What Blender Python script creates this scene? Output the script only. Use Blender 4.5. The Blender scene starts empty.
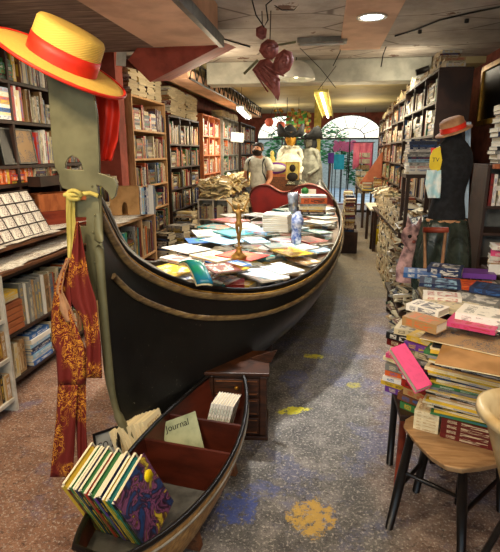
import bpy, bmesh, math, random
from mathutils import Vector, Matrix
R = random.Random(11)
C = bpy.context.scene.collection
PI = math.pi
# ---------------------------------------------------------------- camera fit
F = 480.0; VX, VY = 325, 152
CAM = Vector((0, 0, 1.6))
pitch = math.atan((276 - VY) / F)
yaw = math.atan((VX - 250) * math.cos(pitch) / F)
FW = Vector((-math.sin(yaw) * math.cos(pitch), math.cos(yaw) * math.cos(pitch), -math.sin(pitch)))
RT = Vector((math.cos(yaw), math.sin(yaw), 0)); UP = RT.cross(FW)
def ray(x, y): return FW * F + RT * (x - 250) + UP * (276 - y)
def atz(x, y, z): d = ray(x, y); return CAM + d * ((z - 1.6) / d.z)
def aty(x, y, Y): d = ray(x, y); return CAM + d * (Y / d.y)
def atx(x, y, X): d = ray(x, y); return CAM + d * (X / d.x)
def pj(p): v = p - CAM; k = v.dot(FW); return (250 + F * v.dot(RT) / k, 276 - F * v.dot(UP) / k)

# ---------------------------------------------------------------- mesh builder
class MB:
    def __init__(s): s.v = []; s.f = []; s.c = []; s.c2 = []; s.u = []; s.m = []; s.s = []
    def face(s, idx, col=(.8, .8, .8), uv=None, mi=0, sm=False, col2=None):
        s.f.append(tuple(idx)); s.c.append(col); s.c2.append(col2 or col); s.u.append(uv); s.m.append(mi); s.s.append(sm)
    def poly(s, pts, **k):
        n = len(s.v); s.v += [tuple(p) for p in pts]; s.face(range(n, n + len(pts)), **k)
    def box(s, M, lo, hi, **k):
        n = len(s.v)
        for x in (lo[0], hi[0]):
            for y in (lo[1], hi[1]):
                for z in (lo[2], hi[2]): s.v.append(tuple(M @ Vector((x, y, z))))
        for q in ((0, 1, 3, 2), (4, 6, 7, 5), (0, 4, 5, 1), (2, 3, 7, 6), (0, 2, 6, 4), (1, 5, 7, 3)):
            s.face([n + i for i in q], **k)
        return s
    def bx(s, x0, x1, y0, y1, z0, z1, **k): return s.box(Matrix(), (min(x0, x1), min(y0, y1), min(z0, z1)), (max(x0, x1), max(y0, y1), max(z0, z1)), **k)
    def grid(s, pts, nu, nv, closeu=False, closev=False, sm=True, **k):
        # pts[u][v]
        n = len(s.v)
        for row in pts:
            for p in row: s.v.append(tuple(p))
        for i in range(nu if closeu else nu - 1):
            for j in range(nv if closev else nv - 1):
                a = n + i * nv + j; b = n + ((i + 1) % nu) * nv + j
                c = n + ((i + 1) % nu) * nv + (j + 1) % nv; d = n + i * nv + (j + 1) % nv
                s.face((a, b, c, d), sm=sm, uv=[(i / (nu - 1), j / (nv - 1)), ((i + 1) / (nu - 1), j / (nv - 1)), ((i + 1) / (nu - 1), (j + 1) / (nv - 1)), (i / (nu - 1), (j + 1) / (nv - 1))], **k)
        return s
    def tube(s, pts, r, n=8, cap=True, sm=True, flat=1.0, **k):
        pts = [Vector(p) for p in pts]; m = len(pts)
        rr = r if isinstance(r, (list, tuple)) else [r] * m
        up = Vector((0, 0, 1)); rows = []
        for i, p in enumerate(pts):
            t = (pts[min(i + 1, m - 1)] - pts[max(i - 1, 0)]).normalized()
            a = t.cross(up)
            if a.length < .05: a = t.cross(Vector((0, 1, 0)))
            a.normalize(); b = a.cross(t).normalized()
            rows.append([p + a * math.cos(2 * PI * j / n) * rr[i] + b * math.sin(2 * PI * j / n) * rr[i] * flat for j in range(n)])
        base = len(s.v); s.grid(rows, m, n, closev=True, sm=sm, **k)
        if cap:
            s.face([base + j for j in range(n)][::-1], **k); s.face([base + (m - 1) * n + j for j in range(n)], **k)
        return s
    def lathe(s, prof, M=None, n=20, sx=1, sy=1, a0=0, a1=2 * PI, **k):
        M = M or Matrix(); full = abs(a1 - a0 - 2 * PI) < 1e-4; m = n if full else n + 1
        rows = [[M @ Vector((r * math.cos(a0 + (a1 - a0) * j / n) * sx, r * math.sin(a0 + (a1 - a0) * j / n) * sy, z)) for j in range(m)] for r, z in prof]
        return s.grid(rows, len(prof), m, closev=full, **k)
    def prism(s, p2, t, M, **k):
        # polygon in local xz plane, thickness along y
        n = len(s.v); m = len(p2)
        for y in (-t / 2, t / 2):
            for x, z in p2: s.v.append(tuple(M @ Vector((x, y, z))))
        s.face([n + i for i in range(m)], **k); s.face([n + m + i for i in range(m)][::-1], **k)
        for i in range(m):
            j = (i + 1) % m; s.face((n + i, n + m + i, n + m + j, n + j), **k)
        return s
    def mesh(s, name, mats):
        me = bpy.data.meshes.new(name); me.from_pydata(s.v, [], s.f)
        me.polygons.foreach_set('material_index', s.m); me.polygons.foreach_set('use_smooth', s.s)
        ca = me.color_attributes.new('Col', 'FLOAT_COLOR', 'CORNER'); cb = me.color_attributes.new('Col2', 'FLOAT_COLOR', 'CORNER')
        ul = me.uv_layers.new(name='UVMap'); A = []; B = []; U = []
        Q = ((0, 0), (1, 0), (1, 1), (0, 1))
        for i, f in enumerate(s.f):
            for j in range(len(f)):
                A += list(s.c[i][:3]) + [1]; B += list(s.c2[i][:3]) + [1]
                q = s.u[i][j] if s.u[i] else Q[j % 4]; U += [q[0], q[1]]
        ca.data.foreach_set('color', A); cb.data.foreach_set('color', B); ul.data.foreach_set('uv', U)
        for m in (mats if isinstance(mats, (list, tuple)) else [mats]): me.materials.append(m)
        me.update(); return me
    def build(s, name, mats, parent=None, loc=None, bev=0, sub=0, solid=0):
        o = bpy.data.objects.new(name, s.mesh(name, mats)); C.objects.link(o)
        if parent is not None:
            o.parent = parent
        if loc is not None:   # geometry given in world coordinates: move the origin there
            o.data.transform(Matrix.Translation(-Vector(loc)))
            if parent is None: o.location = loc
        if solid: m = o.modifiers.new('solid', 'SOLIDIFY'); m.thickness = solid; m.offset = 0
        if bev: m = o.modifiers.new('bevel', 'BEVEL'); m.width = bev; m.segments = 2; m.limit_method = 'ANGLE'
        if sub: m = o.modifiers.new('sub', 'SUBSURF'); m.levels = sub; m.render_levels = sub
        return o
def tag(o, label=None, cat=None, group=None, kind=None):
    if label: o['label'] = label
    if cat: o['category'] = cat
    if group: o['group'] = group
    if kind: o['kind'] = kind
    return o
def thing(name, label, cat, loc=(0, 0, 0), rz=0, group=None):
    o = bpy.data.objects.new(name, None); C.objects.link(o); o.location = loc; o.rotation_euler = (0, 0, rz)
    o.empty_display_size = .05
    return tag(o, label, cat, group)
def T(x, y, z): return Matrix.Translation((x, y, z))
def RX(a): return Matrix.Rotation(math.radians(a), 4, 'X')
def RY(a): return Matrix.Rotation(math.radians(a), 4, 'Y')
def RZ(a): return Matrix.Rotation(math.radians(a), 4, 'Z')
def axes(x, y, z, o=(0, 0, 0)):
    M = Matrix((x, y, z)).transposed().to_4x4(); M.translation = Vector(o); return M
def child(mb, name, mat, root, **k):
    """geometry in world coordinates, parented to a root Empty"""
    o = mb.build(name, mat, root, **k)

    o.data.transform(root.matrix_basis.inverted()); return o
def struct(mb, name, mat, **k): return tag(mb.build(name, mat, **k), kind='structure')

# ---------------------------------------------------------------- materials
def rgb(h):
    h = h.lstrip('#'); c = [int(h[i:i + 2], 16) / 255 for i in (0, 2, 4)]
    return tuple((x / 12.92 if x <= .04045 else ((x + .055) / 1.055) ** 2.4) for x in c)
class NT:
    def __init__(s, name):
        s.m = bpy.data.materials.new(name); s.m.use_nodes = True; s.t = s.m.node_tree
        s.b = s.t.nodes['Principled BSDF']
    def n(s, typ, ins=None, **k):
        o = s.t.nodes.new(typ)
        for a, b in k.items(): setattr(o, a, b)
        for a, b in (ins or {}).items():
            if hasattr(b, 'is_linked') or isinstance(b, bpy.types.NodeSocket): s.t.links.new(b, o.inputs[a])
            else:
                o.inputs[a].default_value = (*b, 1) if isinstance(b, tuple) and len(b) == 3 and o.inputs[a].type == 'RGBA' else b
        return o
    def math(s, op, a, b=None, c=None):
        d = {0: a}
        if b is not None: d[1] = b
        if c is not None: d[2] = c
        return s.n('ShaderNodeMath', d, operation=op).outputs[0]
    def mix(s, f, a, b, mode='MIX'):
        o = s.t.nodes.new('ShaderNodeMix'); o.data_type = 'RGBA'; o.blend_type = mode
        for i, v in ((0, f), (6, a), (7, b)):
            if isinstance(v, bpy.types.NodeSocket): s.t.links.new(v, o.inputs[i])
            else: o.inputs[i].default_value = (*v, 1) if isinstance(v, tuple) and len(v) == 3 else v
        return o.outputs[2]
    def set(s, **k):
        for a, v in k.items():
            a = a.replace('_', ' ')
            if isinstance(v, bpy.types.NodeSocket): s.t.links.new(v, s.b.inputs[a])
            else: s.b.inputs[a].default_value = (*v, 1) if isinstance(v, tuple) and len(v) == 3 else v
        return s
    def coord(s, kind='Object', scale=(1, 1, 1)):
        c = s.n('ShaderNodeTexCoord').outputs[kind]
        return s.n('ShaderNodeMapping', {'Vector': c, 'Scale': scale}).outputs[0]
    def noise(s, sc, v=None, det=4, rough=.55, dist=0):
        d = {'Scale': sc, 'Detail': det, 'Roughness': rough, 'Distortion': dist}
        if v is not None: d['Vector'] = v
        return s.n('ShaderNodeTexNoise', d).outputs[0]
    def ramp(s, f, stops, interp='LINEAR'):
        r = s.n('ShaderNodeValToRGB', {0: f}); cr = r.color_ramp; cr.interpolation = interp
        while len(cr.elements) < len(stops): cr.elements.new(.5)
        for e, (p, c) in zip(cr.elements, stops): e.position = p; e.color = (*c, 1) if len(c) == 3 else c
        return r.outputs[0]
    def step(s, f, lo, hi):
        return s.n('ShaderNodeMapRange', {0: f, 1: lo, 2: hi, 3: 0., 4: 1.}, interpolation_type='SMOOTHSTEP').outputs[0]
    def bump(s, h, st=.3, d=.01):
        o = s.n('ShaderNodeBump', {'Height': h, 'Strength': st, 'Distance': d}).outputs[0]
        s.t.links.new(o, s.b.inputs['Normal']); return s
def simple(name, a, b=None, sc=6, rough=.6, metal=0, bump=.15, stretch=(1, 1, 1), spec=.4, dist=0):
    k = NT(name); a = rgb(a); b = rgb(b) if b else tuple(x * .7 for x in a)
    n = k.noise(sc, k.coord(scale=stretch), dist=dist)
    f = k.step(n, .35, .68)
    k.set(Base_Color=k.mix(f, a, b), Roughness=rough, Metallic=metal, Specular_IOR_Level=spec).bump(n, bump, .01)
    return k.m
def emis(name, col, st):
    k = NT(name); k.set(Base_Color=rgb(col), Emission_Color=rgb(col), Emission_Strength=st); return k.m
M_ = {}
def mk(n, *a, **k): M_[n] = simple(n, *a, **k)
mk('dark_wood', '#3b2417', '#24150d', 5, .55, stretch=(1, 1, 1), dist=1)
mk('brown_wood', '#7a4a28', '#54301a', 7, .5, stretch=(3, 1, 6), dist=1.5)
mk('red_wood', '#8c3a22', '#6d2817', 5, .5, stretch=(1, 1, 4))
mk('orange_wood', '#b5683a', '#95502a', 7, .5, stretch=(6, 1, 1), dist=1)
mk('pale_wood', '#c39a6b', '#a57c4e', 9, .6, stretch=(4, 4, .6), dist=1)
mk('seat_wood', '#b08c62', '#93704a', 8, .45, stretch=(1, 5, 1), dist=1)
mk('maroon_wood', '#552214', '#3a160c', 5, .45, stretch=(1, 1, 3))
mk('cabinet_wood', '#402210', '#241308', 9, .4, stretch=(1, 1, 6), dist=1)
mk('white_paint', '#cfc9ba', '#b4ad9c', 12, .5)
mk('grey_paint', '#8d8a80', '#6d6a60', 8, .6)
mk('black_paint', '#14110f', '#0b0908', 12, .35)
mk('black_metal', '#171614', '#24211e', 20, .4, .3)
mk('grey_metal', '#63625c', '#45443f', 14, .45, .5)
mk('white_metal', '#d9d5c6', '#bdb8a8', 14, .4)
mk('gold_paint', '#b98a34', '#8d6320', 25, .35, .6)
mk('iron', '#7b7858', '#636045', 6, .42, .25, bump=.25)
mk('peach_plaster', '#dcb08f', '#bd9377', 3, .8)
mk('red_plaster', '#a34c3a', '#7d3628', 5, .8, bump=.5)
mk('brick_red', '#8a4a3c', '#6a382e', 9, .85, bump=.5)
mk('white_beam', '#c4c4b6', '#a2a296', 4, .8, bump=.4)
mk('yellow_ceiling', '#b5a87c', '#97895f', 1.2, .75)
mk('black_cloth', '#0f1114', '#1c1e22', 30, .9)
mk('grey_cloth', '#7f8077', '#5d5e56', 14, .9)
mk('white_cloth', '#d8d4c6', '#aaa79a', 14, .9)
mk('shirt_cloth', '#c4c7bf', '#a2a59c', 14, .9)
mk('trouser_cloth', '#4c5157', '#33373c', 14, .9)
mk('skin', '#b98365', '#a87255', 10, .55)
mk('hair', '#1c130e', '#0e0906', 60, .7)
mk('green_plastic', '#3a443b', '#1f2823', 7, .25, bump=.6, dist=2)
mk('violin_red', '#8a1f14', '#5e130c', 3, .3)
mk('mask_red', '#96544a', '#713730', 9, .55, bump=.4, dist=2)
mk('cardboard', '#b98c56', '#97703f', 7, .8)
mk('terracotta', '#a65f43', '#8b4c36', 5, .8)
mk('enamel_cream', '#d9caa0', '#b89a66', 5, .25, bump=.05)
mk('enamel_white', '#dfe0d8', '#c7c8c0', 5, .25, bump=.05)
mk('gilt', '#c79a4e', '#8a6128', 30, .35, .5)
mk('blue_enamel', '#2c4a86', '#c2c9d6', 22, .25, bump=.1)
mk('silver', '#b9bec6', '#7f858c', 18, .25, .6)
mk('yellow_plastic', '#e8cf10', '#d2b70a', 8, .4)
mk('yellow_fabric', '#cfc06a', '#a89a4c', 12, .8)
mk('red_ribbon', '#e8331c', '#c42412', 5, .5, bump=.3, dist=1)
mk('blue_cloth', '#a8d4dc', '#e6ece8', 16, .8)
mk('tape_blue', '#c2d6e6', '#9fb8cc', 9, .6)
mk('leaf', '#2f7d43', '#15552b', 7, .6)
mk('leaf_light', '#5fb45c', '#2e8a44', 7, .6)
mk('pave', '#b6c3c9', '#8d9aa0', 3, .8)
mk('pink_cloth', '#e27f9c', '#cf6088', 5, .8)
mk('turquoise', '#1fb6c4', '#1296a8', 5, .5)
mk('purple', '#7b3f9a', '#5c2b78', 5, .5)
mk('tan_cloth', '#b58a63', '#94694a', 18, .8)
mk('page', '#e2d6b2', '#cfc092', 30, .8)
mk('sphynx', '#c9a09a', '#6a5052', 18, .6)
M_['lamp_glow'] = emis('lamp_glow', '#ffe9bb', 12)
M_['cool_glow'] = emis('cool_glow', '#dff2ff', 14)
M_['tube_glow'] = emis('tube_glow', '#fff1cf', 9)
def ink_fabric(name, base, ink, sc, stretch=(1, 1, 1), lo=.42, hi=.5):
    k = NT(name); v = k.coord(scale=stretch)
    n = k.noise(sc, v, 2, .5, 3.5); a = k.math('ABSOLUTE', k.math('SUBTRACT', n, .5)); f = k.math('SUBTRACT', 1., k.step(a, .02, .045))
    wn = k.noise(sc * .35, v, 1); f2 = k.step(wn, lo, hi)
    k.set(Base_Color=k.mix(k.math('MULTIPLY', f, f2), rgb(base), rgb(ink)), Roughness=.8).bump(n, .15, .01); return k.m
M_['flag'] = ink_fabric('flag_fabric', '#6b1407', '#dc962a', 17, lo=.4, hi=.48)
M_['comic_cloth'] = ink_fabric('comic_cloth', '#2b2d25', '#b9b79c', 16)
M_['print'] = ink_fabric('print_ink', '#ddd6c4', '#6b3a30', 30)
M_['card'] = ink_fabric('card_ink', '#e6dfcd', '#5c120c', 34)
M_['map'] = ink_fabric('map_ink', '#e8e1d0', '#b0a692', 18)
M_['photo'] = ink_fabric('photo_ink', '#a98a62', '#4d5a68', 30)
# comic cover: blue dark with purple bands and yellow spots
k = NT('comic_cover'); v = k.coord('Object', (1, 1, 1)); n = k.noise(14, v, 3, .6, 1.2)
k.set(Base_Color=k.ramp(n, [(0, rgb('#0f1420')), (.38, rgb('#27406e')), (.47, rgb('#2b1a24')), (.53, rgb('#7c4a6e')), (.58, rgb('#3c2028')), (.68, rgb('#c9b23a'))]), Roughness=.35); M_['comic'] = k.m
# straw
k = NT('straw'); v = k.coord('Object', (1, 1, 1)); w = k.n('ShaderNodeTexWave', {'Vector': v, 'Scale': 60., 'Distortion': .6}, wave_type='BANDS', bands_direction='Z').outputs[0]
n = k.noise(90, v)
k.set(Base_Color=k.mix(k.math('MULTIPLY', w, .45), rgb('#f0c95c'), rgb('#9a7426')), Roughness=.7).bump(w, .5, .004); M_['straw'] = k.m
k = NT('straw_brim'); n = k.noise(120, k.coord()); k.set(Base_Color=k.mix(n, rgb('#f6d468'), rgb('#dcae44')), Roughness=.7).bump(n, .4, .003); M_['straw_brim'] = k.m
# hull black lacquer with scratches
k = NT('hull_black'); v = k.coord(); n = k.noise(3, v, 5); s2 = k.noise(70, v, 3); sc = k.step(s2, .70, .74)
k.set(Base_Color=k.mix(k.math('MULTIPLY', sc, .25), k.mix(n, rgb('#060808'), rgb('#161513')), rgb('#a39c86')), Roughness=k.math('ADD', k.math('MULTIPLY', n, .35), .22), Specular_IOR_Level=.5).bump(n, .2, .02); M_['hull'] = k.m
k = NT('rail_wood'); v = k.coord(scale=(2, 2, 8)); n = k.noise(9, v, 5)
k.set(Base_Color=k.ramp(n, [(.3, rgb('#4d3a26')), (.5, rgb('#6f5a3a')), (.7, rgb('#8c7444'))]), Roughness=.55).bump(n, .3, .005); M_['rail'] = k.m
# clinker planks of the small boat
k = NT('boat_planks'); u = k.n('ShaderNodeUVMap').outputs[0]; sp = k.n('ShaderNodeSeparateXYZ', {0: u}); fr = k.math('FRACT', k.math('MULTIPLY', sp.outputs[1], 9.))
line = k.step(fr, .06, .0); n = k.noise(6, k.coord(scale=(1, 6, 6)), 5)
k.set(Base_Color=k.mix(line, k.ramp(n, [(.3, rgb('#6d4d27')), (.55, rgb('#9b7543')), (.75, rgb('#b79258'))]), rgb('#2a1a0c')), Roughness=.5).bump(k.math('SUBTRACT', fr, line), .5, .01); M_['planks'] = k.m
# book covers and page blocks (one material each, colour from the mesh)
k = NT('book_cover'); A = k.n('ShaderNodeAttribute', attribute_name='Col').outputs[0]; B = k.n('ShaderNodeAttribute', attribute_name='Col2').outputs[0]
uv = k.n('ShaderNodeUVMap').outputs[0]; sp = k.n('ShaderNodeSeparateXYZ', {0: uv}); fu = k.math('FRACT', sp.outputs[0]); fv = k.math('FRACT', sp.outputs[1])
def win(lo, hi, x): return k.math('MULTIPLY', k.math('GREATER_THAN', x, lo), k.math('LESS_THAN', x, hi))
n = k.noise(3.2, uv, 4, .6, 1.0); n2 = k.noise(26, k.n('ShaderNodeMapping', {'Vector': uv, 'Scale': (1, .35, 1)}).outputs[0], 1)
pic = k.math('MULTIPLY', k.math('MULTIPLY', win(.1, .9, fu), win(.1, .62, fv)), k.step(n, .46, .54))
ttl = k.math('MULTIPLY', k.math('MULTIPLY', win(.14, .86, fu), win(.7, .88, fv)), k.math('GREATER_THAN', n2, .5))
c = k.mix(k.math('MULTIPLY', pic, .8), A, B); c = k.mix(k.math('MULTIPLY', ttl, .85), c, B)
k.set(Base_Color=c, Roughness=.42, Specular_IOR_Level=.4); M_['cover'] = k.m
k = NT('page_block'); A = k.n('ShaderNodeAttribute', attribute_name='Col').outputs[0]; sp = k.n('ShaderNodeSeparateXYZ', {0: k.n('ShaderNodeUVMap').outputs[0]})
n = k.n('ShaderNodeTexNoise', {'Scale': 24., 'W': sp.outputs[1]}, noise_dimensions='1D').outputs[0]
k.set(Base_Color=k.mix(k.step(n, .4, .7), A, tuple([.42, .34, .2]), 'MULTIPLY') if False else k.mix(k.math('MULTIPLY', k.step(n, .45, .7), .35), A, rgb('#6b5836')), Roughness=.85); M_['pages'] = k.m
# floor
k = NT('floor_concrete'); v = k.coord('Object'); sp = k.n('ShaderNodeSeparateXYZ', {0: v}); X = sp.outputs[0]; Y = sp.outputs[1]
big = k.noise(1.3, v, 5); mid = k.noise(7, v, 5, .65); fine = k.noise(70, v, 3, .7); vor = k.n('ShaderNodeTexVoronoi', {'Vector': v, 'Scale': 75.}).outputs[0]
grey = k.ramp(mid, [(.25, rgb('#403f40')), (.5, rgb('#67645f')), (.75, rgb('#96908a'))])
brown = k.ramp(mid, [(.25, rgb('#6b4c3c')), (.5, rgb('#926a52')), (.75, rgb('#b08a6e'))])
edge = k.math('ADD', X, k.math('MULTIPLY', k.math('SUBTRACT', big, .5), .5))
c = k.mix(k.step(edge, -.95, -.7), brown, grey)
c = k.mix(k.math('MULTIPLY', k.step(edge, .25, .45), .45), c, brown)
# blue-violet wash of old paint
bn = k.noise(2.6, k.n('ShaderNodeMapping', {'Vector': v, 'Location': (5, 3, 1)}).outputs[0], 6, .7)
c = k.mix(k.math('MULTIPLY', k.step(bn, .52, .62), .5), c, rgb('#666a8c'))
rag = k.noise(24, v, 5, .8)
far = k.step(Y, 5.25, 5.45); c = k.mix(k.math('MULTIPLY', far, .7), c, k.ramp(mid, [(.3, rgb('#524a38')), (.6, rgb('#746951')), (.8, rgb('#8f8364'))]))
grit = k.noise(150, v, 2, .8); pit = k.noise(38, v, 6, .85)
c = k.mix(k.math('MULTIPLY', k.step(fine, .54, .62), .55), c, rgb('#cfc8ba')); c = k.mix(k.math('MULTIPLY', k.step(pit, .47, .38), .75), c, rgb('#262220')); c = k.mix(k.math('MULTIPLY', k.step(grit, .46, .36), .5), c, rgb('#2b2725'))
def blob(px, py, rx, ry, rot, col, amt, thr=.5, sc=9):
    global c
    p = atz(px, py, 0)
    mp = k.n('ShaderNodeMapping', {'Vector': v, 'Location': (0, 0, 0)}).outputs[0]
    dx = k.math('SUBTRACT', X, p.x); dy = k.math('SUBTRACT', Y, p.y); ca, sa = math.cos(rot), math.sin(rot)
    a = k.math('DIVIDE', k.math('ADD', k.math('MULTIPLY', dx, ca), k.math('MULTIPLY', dy, sa)), rx)
    b = k.math('DIVIDE', k.math('SUBTRACT', k.math('MULTIPLY', dy, ca), k.math('MULTIPLY', dx, sa)), ry)
    r = k.math('ADD', k.math('MULTIPLY', a, a), k.math('MULTIPLY', b, b))
    nn = k.noise(sc, v, 6, .8)
    f = k.step(k.math('ADD', k.math('MULTIPLY', r, .32), k.math('MULTIPLY', nn, 1.5)), thr + .58, thr + .44)
    f = k.math('MULTIPLY', f, k.step(rag, .40, .50))
    c = k.mix(k.math('MULTIPLY', f, amt), c, rgb(col))
blob(312, 517, .1, .12, 0, '#c9a244', .85, .52, 16)
blob(291, 411, .13, .045, .35, '#d8cf2e', .95)
blob(313, 356, .09, .05, 0, '#d2c934', .95)
blob(276, 334, .07, .04, 0, '#a89f30', .7)
blob(353, 385, .07, .05, .3, '#b9ae48', .6, .45)
blob(395, 337, .07, .05, .3, '#c9bf3c', .8, .45)
blob(237, 508, .1, .12, 0, '#44579c', .8, .5, 14)
blob(262, 490, .12, .07, 0, '#5a659c', .5, .45, 14)
blob(292, 380, .12, .25, 0, '#565f8e', .6, .45, 6)
blob(400, 400, .12, .2, 0, '#63678f', .5, .45, 6)
k.set(Base_Color=c, Roughness=k.math('ADD', k.math('MULTIPLY', mid, .4), .35), Specular_IOR_Level=.35)
k.bump(k.math('ADD', k.math('MULTIPLY', mid, 1.), k.math('MULTIPLY', pit, .9)), .7, .012); M_['floor'] = k.m
# rough ceiling concrete with cracks
k = NT('ceiling_concrete'); v = k.coord(); n = k.noise(2.2, v, 6, .65); cr = k.n('ShaderNodeTexVoronoi', {'Vector': k.n('ShaderNodeMapping', {'Vector': v, 'Scale': (.6, 1.4, 1)}).outputs[0], 'Scale': 1.3}, feature='DISTANCE_TO_EDGE').outputs[0]
c = k.ramp(n, [(.3, rgb('#94887c')), (.5, rgb('#b0a69a')), (.7, rgb('#c8c0b4'))]); c = k.mix(k.step(n, .64, .67), c, rgb('#6a4a38')); c = k.mix(k.math('MULTIPLY', k.step(cr, .02, .006), .7), c, rgb('#4a3a30'))
k.set(Base_Color=c, Roughness=.9).bump(n, .6, .03); M_['concrete'] = k.m
k = NT('old_planks'); v = k.coord(scale=(1, 1, 1)); sp = k.n('ShaderNodeSeparateXYZ', {0: v}); fr = k.math('FRACT', k.math('MULTIPLY', sp.outputs[1], 7.)); n = k.noise(4, k.coord(scale=(1, 8, 1)), 5)
k.set(Base_Color=k.mix(k.step(fr, .08, .0), k.ramp(n, [(.3, rgb('#5e493c')), (.55, rgb('#846b5a')), (.75, rgb('#a8917e'))]), rgb('#1d140f')), Roughness=.85).bump(fr, .3, .01); M_['old_planks'] = k.m
k = NT('glass'); k.set(Base_Color=(.9, .95, .95), Roughness=.05, Transmission_Weight=.95, IOR=1.1, Alpha=.35); M_['glass'] = k.m
def lettering(txt, size, mat, parent, M, name='lettering'):
    cu = bpy.data.curves.new(name, 'FONT'); cu.body = txt; cu.size = size; cu.extrude = .0004
    tmp = bpy.data.objects.new('tmp', cu); C.objects.link(tmp); bpy.context.view_layer.update()
    me = bpy.data.meshes.new_from_object(tmp.evaluated_get(bpy.context.evaluated_depsgraph_get())); bpy.data.objects.remove(tmp)
    me.name = name; me.materials.clear(); me.materials.append(M_[mat]); o = bpy.data.objects.new(name, me); C.objects.link(o); o.parent = parent; o.matrix_basis = M; return o
# ---------------------------------------------------------------- books
PAL = {'red': '#a82a1e', 'dark red': '#641a14', 'orange': '#d9642a', 'cream': '#dccfa8', 'white': '#e6e2d6', 'brown': '#6d4328', 'tan': '#b08a58',
       'green': '#3c7a45', 'dark green': '#1f4030', 'blue': '#2f5f9c', 'navy': '#1d2b4e', 'pale blue': '#9cc3d8', 'black': '#1b1a1a', 'grey': '#85857f',
       'yellow': '#dcb636', 'pink': '#d2477a', 'teal': '#1e7f7c', 'purple': '#6a3a92'}
PAL = {a: rgb(b) for a, b in PAL.items()}
MIX = {'shelf': ['cream', 'brown', 'red', 'dark red', 'grey', 'white', 'black', 'tan', 'green', 'navy', 'orange', 'blue', 'cream', 'tan', 'dark green', 'cream'],
       'old': ['cream', 'tan', 'cream', 'grey', 'brown', 'tan', 'white', 'cream', 'yellow', 'dark red'],
       'bright': ['white', 'white', 'pale blue', 'white', 'red', 'yellow', 'blue', 'white', 'cream', 'teal', 'white', 'pale blue', 'grey'],
       'side': ['cream', 'tan', 'grey', 'white', 'cream', 'brown', 'dark green', 'tan', 'black']}
def pick(mix): return R.choice(MIX[mix] if isinstance(mix, str) else mix)
def shade(c, a=.15):
    f = 1 + R.uniform(-a, a); return tuple(min(1, x * f) for x in c)
def book_geo(mc, mp, M, w, h, t, col, col2, cv=.002, gap=.003, page=(.74, .67, .5), mi=0):
    o = (R.randrange(40), R.randrange(40))
    e = [(o[0] + .02, o[1] + .02)] * 4
    def slab(lo, hi, face):   # the outward face carries the cover print
        n = len(mc.v)
        for x in (lo[0], hi[0]):
            for y in (lo[1], hi[1]):
                for z in (lo[2], hi[2]): mc.v.append(tuple(M @ Vector((x, y, z))))
        fs = {'xm': (0, 1, 3, 2), 'xp': (4, 6, 7, 5), 'ym': (0, 4, 5, 1), 'yp': (2, 3, 7, 6), 'zm': (0, 2, 6, 4), 'zp': (1, 5, 7, 3)}
        uvs = {'xm': [(0, 0), (1, 0), (1, 1), (0, 1)], 'zp': [(0, 0), (1, 0), (1, 1), (0, 1)], 'zm': [(0, 0), (0, 1), (1, 1), (1, 0)]}
        for q, ix in fs.items():
            uv = [(o[0] + .001 + .998 * a, o[1] + .001 + .998 * b) for a, b in uvs[q]] if q == face else e
            mc.face([n + i for i in ix], col=col, col2=col2, uv=uv, mi=mi)
    slab((0, 0, 0), (w, h, cv), 'zm'); slab((0, 0, t - cv), (w, h, t), 'zp'); slab((0, 0, cv), (cv, h, t - cv), 'xm')
    page = shade(page, .12)
    uv = [(0, 0), (0, t / .03), (1, t / .03), (1, 0)]
    n = len(mp.v); lo = (cv, gap, cv); hi = (w - gap, h - gap, t - cv)
    for x in (lo[0], hi[0]):
        for y in (lo[1], hi[1]):
            for z in (lo[2], hi[2]): mp.v.append(tuple(M @ Vector((x, y, z))))
    r = R.random() * 50
    for ix in ((0, 1, 3, 2), (4, 6, 7, 5), (0, 4, 5, 1), (2, 3, 7, 6)):
        mp.face([n + i for i in ix], col=page, uv=[(0, r + (t / .02 if i & 1 else 0)) for i in ix], mi=mi + (1 if mp is mc else 0))
BOOKS = []      # individuals: (object, colour word, region, how to count)
AGED = .62      # the mass of old stock is yellowed and dull
STUFF = MB()    # every further book, one object
def stuff_book(M, w, h, t, col, col2, page=(.50, .42, .27)):
    col = tuple(x * AGED for x in col)
    # compact: cover box with page-coloured edges
    n = len(STUFF.v); o = (R.randrange(40), R.randrange(40))
    for x in (0, w):
        for y in (0, h):
            for z in (0, t): STUFF.v.append(tuple(M @ Vector((x, y, z))))
    r = R.random() * 50; page = shade(page, .15)
    for ix, uv in (((0, 1, 3, 2), [(0, 0), (1, 0), (1, 1), (0, 1)]), ((1, 5, 7, 3), [(0, 0), (1, 0), (1, 1), (0, 1)]), ((0, 2, 6, 4), [(0, 0), (0, 1), (1, 1), (1, 0)])):
        STUFF.face([n + i for i in ix], col=col, col2=col2, uv=[(o[0] + .001 + .998 * a, o[1] + .001 + .998 * b) for a, b in uv])
    for ix in ((4, 6, 7, 5), (0, 4, 5, 1), (2, 3, 7, 6)):
        STUFF.face([n + i for i in ix], col=page, uv=[(0, r + (t / .02 if i & 1 else 0)) for i in ix], mi=1)
def book(M, w, h, t, cname, col2=None, region=None, order='left', noun='book', cv=.002, page=(.74, .67, .5), group=None, label=None, name=None, gap=.003):
    col = shade(PAL[cname]); c2 = PAL[col2] if col2 else R.choice([PAL['white'], PAL['cream'], PAL['black'], PAL['yellow'], PAL['red'], PAL['blue']])
    if region is None: return stuff_book(M, w, h, t, col, tuple(x * .7 for x in c2))
    a, b = MB(), MB(); book_geo(a, b, Matrix(), w, h, t, col, c2, cv, gap, page=page)
    o = a.build(name or noun, M_['cover']); o.matrix_basis = M
    p = b.build('page_block', M_['pages'], o)
    o['category'] = noun; o['group'] = group or (noun + 's ' + region)
    if label: o['label'] = label
    BOOKS.append((o, cname + (' and ' + col2 if col2 and col2 != cname and 'heap' in region else ''), region, order, noun, M @ Vector((w / 2, h / 2, t / 2)), label))
    return o
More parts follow.
